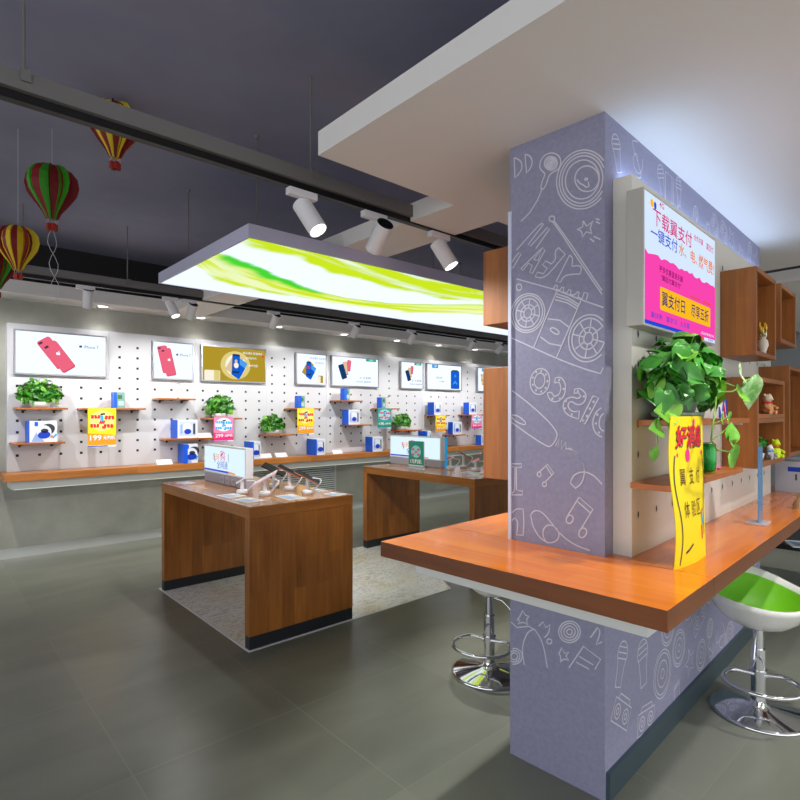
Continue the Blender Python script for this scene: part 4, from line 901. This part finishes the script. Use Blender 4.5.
m.line([(w*.82, .07), (w*.79, .12)], .014, onp, 2); m.line([(w*.84, .12), (w*.81, .17)], .014, onp, 3); m.line([(w*.78, .16), (w*.85, .175)], .012, onp, 2)
for cx, cz, r in ((.118, .372, .016), (.168, .483, .010), (.05, .375, .005), (.245, .375, .005)): m.face([onp(p[0], p[1], .0012) for p in circ(cx, cz, r, r*1.5, 14)], 4)
m.build('sheet', [plain('bright_yellow_paper', (250, 222, 0), .55), M_INK, M_RED, M_SKY, M_HOT], t)
def ptext(s_, x, z, size, mt, bold=0, off=.002, **k):
    o = text(s_, size, mt, t, (0, 0, 0), 0, bold=bold, **k)
    for v in o.data.vertices: v.co = onp(v.co.x+x, v.co.z+z, off)
    return o
ptext('好消息', w*.50+.005, .433, .1, M_DGREY, .003, .0016, fit=(.225, .080))
ptext('好消息', w*.50, .437, .1, M_RED, .003, .0026, fit=(.21, .078))
M_INKR = plain('brown_ink', (90, 50, 10), .5)
for ch, x in zip('翼支付', (.075, .14, .20)): ptext(ch, x, .300, .05, M_INKR, fit=(.036, .055))
for ch, x in zip('体验区', (.085, .14, .19)): ptext(ch, x, .190, .05, M_INKR, fit=(.038, .055))

# green drink can, pink piece, colourful toy on the shelves
t = thing('drink_can', 'green drink can on the lower shelf behind the yellow notice', 'can', bar(2.57, .715, 1.151), PHI)
MB().lathe([(0, 0), (.026, 0), (.031, .008), (.031, .105), (.026, .116), (.024, .116)], 28).build('body', plain('can_green', (0, 150, 50), .25, .3, .5), t)
MB().lathe([(.0262, .116), (.0262, .119), (.023, .119), (.022, .115), (0, .115)], 28).build('lid', M_CHROME, t)
m = MB()
wrap = lambda u, v: (.0316*math.sin(u/.0316), -.0316*math.cos(u/.0316), v)
m.line([(.012, .088), (.02, .08), (.012, .07), (.022, .062)], .009, wrap, 0); m.line([(.014, .03), (.024, .024), (.014, .018)], .010, wrap, 0)
m.line([(.004, .055), (.012, .05)], .006, wrap, 1)
m.build('label_print', [M_PAPER, M_BLACK], t)
m = MB().tube([(0, 0, .006), (.03, .01, .012), (.06, 0, .007), (.09, .012, .005)], .006, 6)
tag(m.build('ribbon', M_PINK, None, bar(2.62, .70, 1.151), PHI), 'crumpled pink ribbon beside the green can', 'ribbon')
t = thing('toy_box', 'small blue, white and red carton at the right end of the upper shelf', 'box', bar(2.74, .72, 1.373), PHI)
m = MB().box((0, 0, 0), (.13, .06, .085), 0); art(m, [(0, 0), (.05, 0), (.02, .05), (0, .05)], 1, 1); art(m, [(.05, .03), (.075, .03), (.10, .085), (.07, .085)], 1, 1)
art(m, [(.06, .085), (.075, .085), (.118, 0), (.09, 0)], 2, 2); art(m, [(.10, .085), (.13, .085), (.13, .01), (.115, .02)], 1, 1)
m.build('carton', [M_PAPER, M_DBLUE, M_RED], t)

# wooden shelf boxes
def shelf_box(x0, x1, z0, z1, label, side=1, depth=.155, div=None, th=.022):
    """open box fixed to the pegboard; side=1 protrudes towards -y, side=-1 to +y"""
    y = .80 if side == 1 else 1.275
    t = thing('shelf_box', label, 'shelf', bar(x0, y, z0), PHI, 'wooden shelf boxes fixed beside the pillar')
    w, h = x1-x0, z1-z0; s = -1 if side == 1 else 1
    d = s*depth
    for n_, a, b, g in (('side_board', (0, s*.001, 0), (th, d, h), 2), ('side_board', (w-th, s*.001, 0), (w, d, h), 2), ('top_board', (th, s*.001, h-th), (w-th, d, h), 0), ('bottom_board', (th, s*.001, 0), (w-th, d, th), 0)):
        MB().box(a, b, 0, g).build(n_, W_BOX, t, bevel=.0015)
    MB().box((th, s*.001, th), (w-th, s*.011, h-th), 0, 0).build('back_board', W_BOX, t)
    if div: 
        for dz in (0, .001+th): MB().box((th, s*.012, div+dz), (w-th, d, div+dz+th), 0, 0).build('middle_board', W_BOX, t, bevel=.0015)
    return t
shelf_box(3.07, 3.50, 1.675, 2.10, 'square wooden shelf box with the flower vase, high beside the lit notice')
shelf_box(3.10, 3.72, 1.125, 1.572, 'two-level wooden shelf box with small figures, low on the bar pegboard', 1, .155, .22)
shelf_box(3.62, 4.05, 1.785, 2.11, 'small wooden shelf box farther right than the flower vase', 1, .155)
shelf_box(3.86, 4.50, 1.14, 1.67, 'tall wooden shelf box at the right edge of the view', 1, .155)
shelf_box(2.05, 2.48, 1.795, 2.13, 'upper wooden shelf box on the far side of the pillar', -1, .225)
shelf_box(2.05, 2.60, 1.10, 1.60, 'lower wooden shelf box on the far side of the pillar', -1, .225)

t = thing('flower_vase', 'small cream vase of yellow flowers in the high square shelf box', 'vase', bar(3.38, .68, 1.698), PHI)
MB().lathe([(0, 0), (.018, 0), (.014, .015), (.026, .05), (.022, .075), (.012, .085), (.016, .095), (.012, .095)], 20).build('vase', plain('vase_cream', (232, 222, 206), .35), t)
m = MB(); rn = random.Random(2)
for k in range(9):
    c = Vector((rn.uniform(-.03, .035), rn.uniform(-.02, .02), .12+rn.uniform(-.015, .05)))
    for q in range(6):
        a = q*PI/3; leaf(m, c, (math.cos(a), -.4, math.sin(a)), (0, -1, 0), .022, 0 if k % 3 else 1, .1, .45)
    m.tube([(0, 0, .09), tuple(c)], .0012, 4, 2)
m.build('flowers', [plain('petal_yellow', (246, 206, 60), .5), plain('petal_cream', (250, 240, 210), .5), M_STEM], t)
def figure(x, y, z, label, body, head, acc, s=1.0):
    t = thing('figurine', label, 'figurine', bar(x, y, z), PHI-.5, 'small figures in the wooden shelf boxes')
    m = MB().lathe([(0, 0), (.02, 0), (.028, .02), (.024, .045), (.012, .06), (0, .062)], 18)
    m.tube([(-.018, -.005, .045), (-.032, -.02, .03), (-.02, -.03, .025)], .007, 8, 0); m.tube([(.018, -.005, .045), (.034, -.015, .035), (.03, -.03, .03)], .007, 8, 0)
    m.tube([(-.012, -.01, .01), (-.016, -.035, .008)], .010, 8, 0); m.tube([(.012, -.01, .01), (.018, -.036, .008)], .010, 8, 0)
    m.build('body', body, t)
    hd = MB().lathe([(0, -.022), (.014, -.017), (.022, 0), (.015, .017), (0, .022)], 16, 0, (0, -.004, .078))
    for sx_ in (-1, 1): hd.lathe([(0, -.008), (.008, 0), (0, .008)], 10, 0, (sx_*.016, 0, .096))
    hd.lathe([(0, -.007), (.009, 0), (0, .007)], 10, 0, (0, -.024, .073))
    hd.build('head', head, t)
    MB().tube([(.0+.022*math.cos(a*PI/6), .022*math.sin(a*PI/6)*.9, .058) for a in range(12)], .004, 6, closed=True).build('scarf', acc, t)
    t.scale = (s, s, s)
figure(3.45, .675, 1.125+.022+.243, 'small cream and orange figurine on the upper level of the two-level box', plain('figure_tan', (214, 150, 96), .4), plain('figure_cream', (238, 222, 190), .4), M_RED, 1.05)
figure(3.64, .675, 1.148, 'small yellow-green and red figure on the lower level of the two-level box', plain('figure_lime', (206, 232, 20), .4), plain('figure_lime', (206, 232, 20), .4), M_RED, 1.0)
figure(3.50, .675, 1.148, 'small grey figure beside the plant on the lower level of the box', plain('figure_grey', (170, 174, 180), .4), M_PAPER, M_SKY, .75)
t = thing('potted_plant', 'tiny green plant on the lower level of the two-level box', 'plant', bar(3.40, .70, 1.148), PHI)
MB().lathe([(0, 0), (.018, 0), (.024, .035), (.02, .035), (0, .03)], 16).build('pot', M_POT, t)
foliage(t, .045, .03, .04, .085, 26, .04, 5, .2)

# acrylic stand
t = thing('acrylic_stand', 'tall narrow blue-tinted acrylic stand on the bar counter', 'stand', bar(2.99, .61, BZ), PHI)
MB().box((-.055, -.03, 0), (.055, .05, .010)).build('foot', M_CLEAR, t, bevel=.001)
MB().box((-.036, .0, .010), (.036, .005, .36)).build('plate', M_BLUEACR, t, bevel=.001)
# white carton and cloth farther along the bar
t = thing('carton', 'white carton with dark print at the far end of the bar counter', 'box', bar(4.30, .60, BZ), PHI-.06)
m = MB().box((0, 0, 0), (.42, .20, .20), 0); 
for q in (.02, .14, .27): art(m, rr(q+.05, .13, .08, .010, .003), 1, 1)
for dx in (.0, .2): 
    m.face([(-.0007, .03+dx*.3, .08), (-.0007, .02+dx*.3, .08), (-.0007, .02+dx*.3, .12), (-.0007, .03+dx*.3, .12)], 1)
m.face([(-.0007, .13, .135), (-.0007, .05, .135), (-.0007, .05, .165), (-.0007, .13, .165)], 2)
m.build('body', [plain('carton_white', (186, 194, 206), .5), M_DGREY, M_DBLUE], t)
t = thing('paper_bag', 'crumpled brown paper bag at the right edge of the bar counter', 'bag', bar(3.60, .553, BZ), PHI)
m = MB(); rn = random.Random(9); rows = []
for k in range(6):
    z = .025*k; r = .055-.009*k
    rows.append([((r+rn.uniform(-.012, .012))*math.cos(a*PI/7)*1.2, (r+rn.uniform(-.012, .012))*math.sin(a*PI/7), z) for a in range(14)])
m.grid(rows, 0, True, True); m.face(rows[-1], 0); m.build('bag', plain('kraft_paper', (176, 140, 100), .7), t); t.scale = (.7, .7, .7)

# ------------------------------------------------------------------ bar stools
def stool(x, y, label, rot, seat_z, ring_a, green=True):
    t = thing('bar_stool', label, 'stool', (x, y, 0), rot, 'gas-lift bar stools at the bar')
    MB().lathe([(0, 0), (.20, 0), (.205, .006), (.19, .014), (.06, .032), (.035, .045), (.03, .06), (0, .06)], 40).build('base', M_CHROME, t)
    MB().cone((0, 0, .05), (0, 0, seat_z*.62), .030, .030, 24).build('pole', M_CHROME, t)
    MB().cone((0, 0, seat_z*.62), (0, 0, seat_z-.055), .021, .021, 20).build('piston', M_CHROME, t)
    c, s = math.cos(ring_a), math.sin(ring_a); pts = []
    for k in range(26):
        a = -PI*.86+PI*1.72*k/25; px_, py_ = .115+.135*math.cos(a), .15*math.sin(a)
        if k in (0, 25): px_, py_ = .025, .0
        pts.append((px_*c-py_*s, px_*s+py_*c, .185))
    MB().tube(pts, .0095, 8).cone((0, 0, .17), (0, 0, .20), .036, .036, 20).build('footrest', M_CHROME, t)
    MB().tube([(0, 0, seat_z-.09), (-.05, -.06, seat_z-.10), (-.075, -.09, seat_z-.13), (-.09, -.11, seat_z-.17)], .006, 8).cone((-.075, -.09, seat_z-.13), (-.095, -.115, seat_z-.185), .009, .007, 10).build('lever', M_CHROME, t)
    # bucket seat: shell and cushion, high lip behind (local +y)
    prof = [(0, -.06), (.08, -.058), (.14, -.035), (.185, .0), (.215, .045), (.228, .075)]
    def ringp(r, h, k, n=40, off=0):
        a = 2*PI*k/n; lift = max(0, math.sin(a))**2*.105*(r/.228)**2 + max(0, math.cos(a)*math.cos(a))*.03*(r/.228)**2
        return ((r+off)*math.cos(a), (r+off)*math.sin(a)*.92, seat_z+h+lift-.02)
    sh = MB(); rows = [[ringp(r, h, k) for k in range(40)] for r, h in prof]
    rows += [[ringp(r-.010, h, k) for k in range(40)] for r, h in ((.228, .078),)] 
    inner = [[ringp(max(r-.010, 0), h+.010, k) for k in range(40)] for r, h in prof[::-1][1:]]
    sh.grid(rows+inner, 0, True, True).build('seat_shell', plain('shell_white', (226, 226, 220), .15, 0, .8), t)
    cu = MB(); cp = [(0, -.025), (.09, -.022), (.15, -.002), (.185, .03), (.205, .058)]
    cu.grid([[ringp(r, h, k) for k in range(40)] for r, h in cp], 0, True, True)
    cu.build('cushion', plain('cushion_lime', (112, 190, 20), .5) if green else plain('cushion_white', (210, 210, 205), .5), t)
    return t
stool(2.96, .80-1.0*0, 'white bucket bar stool with lime cushion at the right of the bar', -.75, .48, -2.0)
stool(2.33, 1.885, 'bar stool with chrome footrest, its seat hidden behind the bar corner', .9, .50, 2.55, False)

# ------------------------------------------------------------------ overhead: light box, tracks, spots, rods
t = thing('suspended_light_box', 'long hanging light box printed with green and yellow brush strokes', 'light box', (1.45, 2.92, 2.40))
LW, LL, LH = 4.75, 1.52, .08
m = MB(); e = .012
m.box((0, 0, 0), (LW, e, LH)); m.box((0, LL-e, 0), (LW, LL, LH)); m.box((0, e, 0), (e, LL-e, LH)); m.box((LW-e, e, 0), (LW, LL-e, LH)); m.box((e, e, LH-.01), (LW-e, LL-e, LH))
m.build('frame', M_LBOX, t)
m = MB().grid([[(e+(LW-2*e)*i/260, e+(LL-2*e)*j/90, .004) for j in range(91)] for i in range(261)], 0, False); stream_print(m.build('print', M_STREAM, t).data)
for x, y in ((.10, .1), (.10, LL-.35), (1.6, .1), (3.1, .1), (3.1, LL-.35), (4.6, .1)):
    MB().cone((x, y, LH), (x, y, ZC-2.40-.001), .004, .004, 8).cone((x, y, ZC-2.40-.02), (x, y, ZC-2.40-.001), .012, .018, 10).build('hanging_rod', M_GREYM, t)
def track(x0, x1, y, label, rods, gaps=()):
    t = thing('lighting_track', label, 'lighting track', (x0, y, 2.47))
    segs = []; a = x0
    for g0, g1 in gaps: segs.append((a, g0)); a = g1
    segs.append((a, x1))
    for a, b in segs: MB().box((a-x0, -.04, .031), (b-x0, .04, .095)).build('channel', M_GREYM, t)
    MB().box((0, -.018, .0), (x1-x0, .018, .0295)).build('rail', M_BLACK, t)
    for r in rods: MB().cone((r-x0, 0, .095), (r-x0, 0, ZC-2.47-.001), .005, .005, 8).box((r-x0-.015, -.05, .06), (r-x0+.015, .05, .10)).build('hanging_rod', M_GREYM, t)
track(-.6, 6.6, 2.30, 'grey ceiling lighting track nearest the camera', (.3, 1.47, 3.3, 5.0), ((2.119, 2.491),))
track(-.8, 8.6, 5.25, 'grey lighting track running along the back wall', (.68, 1.45, 3.4, 5.2, 7.0), ((2.119, 2.491),))
def spotlight(x, y, aim, label, watts, glowing=False, size=1.0, dx=0, ang=70, group='white spotlights on the far track'):
    t = thing('spotlight', label, 'spotlight', (x, y, 2.47), 0, group)
    MB().box((-.07*size, -.02, -.035), (.07*size, .02, -.0005)).build('adapter', M_WHITEM, t, bevel=.003)
    d = Vector(aim).normalized(); pivot = Vector((dx, 0, -.10*size))
    MB().tube([(dx, 0, -.04), (dx, 0, -.06), tuple(pivot)], .007, 8).build('arm', M_WHITEM, t)
    r = .042*size; a = pivot-d*.07*size; b = pivot+d*.085*size
    m = MB().cone(a, b, r, r, 28, 0, False); 
    u = d.orthogonal().normalized(); w_ = d.cross(u)
    ringf = lambda p, q: [p+(u*math.cos(2*PI*k/28)+w_*math.sin(2*PI*k/28))*q for k in range(28)]
    m.grid([ringf(a, r), ringf(a+d*.004, r*.86), ringf(a+d*.02, r*.86)], 1, False, True); m.face(ringf(a+d*.02, r*.86)[::-1], 1)
    m.grid([ringf(b, r), ringf(b, r*.9), ringf(b-d*.012, r*.85)], 0, False, True)
    m.build('head', [M_WHITEM, M_BLACK], t)
    MB().cone(b-d*.013, b-d*.010, r*.84, r*.84, 24, 0).build('lens', glow('lamp_lens', (255, 250, 240), 9) if glowing else glow('lamp_lens_dim', (255, 250, 240), 4), t)
    spot(t, tuple(b+d*.012), tuple(d), watts, ang, .6, (1, .975, .94), .02)
    return t
NT = 'white spotlights on the near track'
spotlight(1.42, 2.30, (.25, -.55, -.9), 'lit spotlight on the near track, leftmost over the light box', 110, True, 1.12, .04, 80, NT)
spotlight(1.87, 2.30, (.169, .788, -.6), 'spotlight on the near track with its back to the camera, tilted down left', 90, False, 1.12, .04, 80, NT)
spotlight(2.37, 2.30, (.30, -.45, -.9), 'lit spotlight on the near track under the cream ceiling beam', 110, True, 1.12, .04, 80, NT)
WS = 50
FA = (-.04, .62, -.78)
for x, aim, l, g in ((1.12, (.05, .5, -1), 'spotlight on the far track above the two pink-phones posters', False), (1.82, (.25, -.35, -.9), 'lit spotlight on the far track, first of the close pair', True), (2.0, FA, 'spotlight on the far track, second of the close pair', False),
                  (2.89, FA, 'spotlight on the far track before the gold poster', False), (3.96, FA, 'spotlight on the far track before the narrow blue-phone poster', False),
                  (4.89, FA, 'spotlight on the far track before the wide three-phones poster', False), (6.07, FA, 'spotlight on the far track before the blue handset poster', False), (6.72, FA, 'spotlight on the far track next to the wooden shelf box', False), (7.9, FA, 'spotlight on the far track behind the pillar', False)):
    spotlight(x, 5.25, aim, l, WS if not g else 30, g, 1.0, .02, 105)
spotlight(.25, 5.25, (.3, .7, -.8), 'spotlight on the far track behind the paper balloons', WS, False, 1.0, .02, 105)
# recessed downlights: back soffit
def downlight(x, y, z, label, watts, group, r=.045, e=8, ang=110, lit=True):
    t = thing('downlight', label, 'ceiling light', (x, y, z), 0, group)
    m = MB().lathe([(r, -.004), (r+.012, -.004), (r+.014, -.0005)], 24); m.build('rim', M_WHITEM, t)
    MB().cone((0, 0, -.003), (0, 0, -.0015), r, r, 24).build('lens', glow('downlight_lens', (255, 250, 240), e), t)
    if watts: spot(t, (0, 0, -.02), (0, 0, -1), watts, ang, .8, (1, .97, .93), .04)
for x, l in ((1.485, 'round downlight in the back soffit above the wide pink-phones poster'), (2.50, 'round downlight in the back soffit beside the ceiling beam'), (3.50, 'round downlight in the back soffit above the gold poster'), (4.52, 'round downlight in the back soffit above the narrow blue-phone poster'),
             (5.5, 'round downlight in the back soffit above the wide three-phones poster'), (6.4, 'round downlight in the back soffit above the dark phone poster'), (7.3, 'round downlight in the back soffit above the blue handset poster')):
    downlight(x, 6.22, SL, l, 8, 'round downlights in the back soffit')
for x, y, l, w_ in ((2.1, .15, 'round downlight in the cream ceiling above the bar corner', 95), (3.3, -.2, 'added unseen downlight in the cream ceiling above the lime stool', 90), (1.6, -1.2, 'added unseen downlight in the cream ceiling behind the bar end', 110), (3.6, -1.6, 'added unseen downlight in the cream ceiling at far right', 110), (6.0, .6, 'added unseen downlight beyond the pillar', 110), (7.5, -.8, 'added unseen downlight in the far right ceiling', 110)):  # all but the first are out-of-view lamps added to brighten bar and floor
    downlight(x, y, SL, l, w_, 'round downlights in the cream ceiling')

# ------------------------------------------------------------------ paper hot-air balloons
def balloon(x, y, z, s, rot, c1, c2, label, tails=True):
    t = thing('paper_balloon', label, 'decoration', (x, y, z), rot, 'striped paper balloons hanging from the ceiling')
    prof = [(0, .0), (.035, .0), (.06, .05), (.105, .11), (.145, .17), (.16, .23), (.15, .29), (.115, .335), (.065, .36), (0, .368)]
    m = MB()
    for k in range(8):                                  # eight flat card wings around the axis, each striped
        a = PI*k/4+.2; ca, sa = math.cos(a), math.sin(a)
        for b in range(3):
            f0, f1 = b/3, (b+1)/3
            for i in range(len(prof)-1):
                r0, z0 = prof[i]; r1, z1 = prof[i+1]
                q = [(r0*f0, z0), (r0*f1, z0), (r1*f1, z1), (r1*f0, z1)]
                for o_ in (-.001, .001): 
                    pts = [(p*ca-o_*sa, p*sa+o_*ca, h_) for p, h_ in q]
                    m.face(pts if o_ > 0 else pts[::-1], (b+k) % 2)
        # rounded lobe skin between wings
    n = 16; rows = [[(r*math.cos(2*PI*k/n), r*math.sin(2*PI*k/n)*.55, h_) for k in range(n)] for r, h_ in prof]
    base = len(m.v)
    for i in range(len(rows)-1):
        for k in range(n):
            m.face([rows[i][k], rows[i][(k+1) % n], rows[i+1][(k+1) % n], rows[i+1][k]], k % 2)
    m.build('envelope', [c1, c2], t)
    b = MB().box((-.032, -.012, -.075), (.032, .012, -.03), 0).box((-.012, -.032, -.075), (.012, .032, -.0305), 0)
    b.build('basket', plain('basket_red', (150, 34, 20), .6), t)
    sg = MB()
    for p in ((-.03, -.01), (.03, -.01), (-.03, .01), (.03, .01)): sg.tube([(p[0], p[1], -.03), (p[0]*.8, p[1], .01)], .0012, 4)
    sg.tube([(0, 0, .368), (0, 0, (ZC-z)/s-.002)], .0012, 4)
    if tails:
        for q in (1, -1):
            MB().tube([(.005*q, 0, -.07)]+[(.03*math.sin(k*.9)*q+.01*k*.3, .01, -.07-.045*k) for k in range(1, 12)], .0015, 4).build('tail', plain('string_white', (210, 210, 214), .6), t)
    sg.build('string', plain('string_white', (210, 210, 214), .6), t)
    t.scale = (s, s, s)
RD = plain('balloon_maroon', (122, 10, 22), .6); GR = plain('balloon_green', (44, 140, 20), .6); YE = plain('balloon_yellow', (208, 184, 30), .6)
balloon(.624, 3.735, 2.52, .86, .3, GR, RD, 'green and maroon striped paper balloon, whole and in the middle of the group')
balloon(.476, 3.867, 2.225, .70, .9, YE, RD, 'yellow and maroon striped paper balloon, lower left of the group', False)
balloon(.813, 3.163, 2.74, .80, .2, YE, RD, 'yellow and maroon striped paper balloon, highest and nearest the light box', False)
balloon(.41, 4.23, 2.17, .72, .5, GR, RD, 'green and maroon striped paper balloon cut off at the left edge', False)

# ------------------------------------------------------------------ right-hand background
t = thing('low_table', 'low black table seen under the bar counter at right', 'table', (4.75, 1.10, 0), .1)
MB().box((0, -.5, .40), (1.1, .45, .44)).build('tabletop', M_BLACK, t, bevel=.003)
for x, y in ((.05, -.45), (1.0, -.45), (.05, .37), (1.0, .37)): MB().box((x, y, 0), (x+.05, y+.05, .3995)).build('leg', M_BLACK, t)
m = MB().box((0, 0, 0), (.21, .28, .008), 0); m.face([(.02, .15, .0085), (.19, .15, .0085), (.19, .26, .0085), (.02, .26, .0085)], 1); m.face([(.02, .02, .0085), (.19, .02, .0085), (.19, .10, .0085), (.02, .10, .0085)], 2)
tag(m.build('magazine', [M_PAPER, M_PALEBLUE, M_RED], None, (4.80, .80, .4415), .5), 'magazine lying on the low black table', 'magazine')

# ------------------------------------------------------------------ ambient daylight and camera
wd = bpy.data.worlds.new('world'); S.world = wd; wd.use_nodes = True
wd.node_tree.nodes['Background'].inputs[0].default_value = (.95, .97, 1, 1); wd.node_tree.nodes['Background'].inputs[1].default_value = 1.7
cam = bpy.data.cameras.new('camera'); co = bpy.data.objects.new('camera', cam); C.objects.link(co)
co.location = (0, 0, 1.40); co.rotation_euler = (PI/2, 0, math.radians(48.2)-PI/2)
cam.lens = 24.75; cam.sensor_width = 36; cam.shift_y = .015; cam.clip_start = .02
S.camera = co
S.view_settings.view_transform = 'Standard'; S.view_settings.look = 'None'; S.view_settings.exposure = 0; S.view_settings.gamma = 1
S.view_settings.use_curve_mapping = False
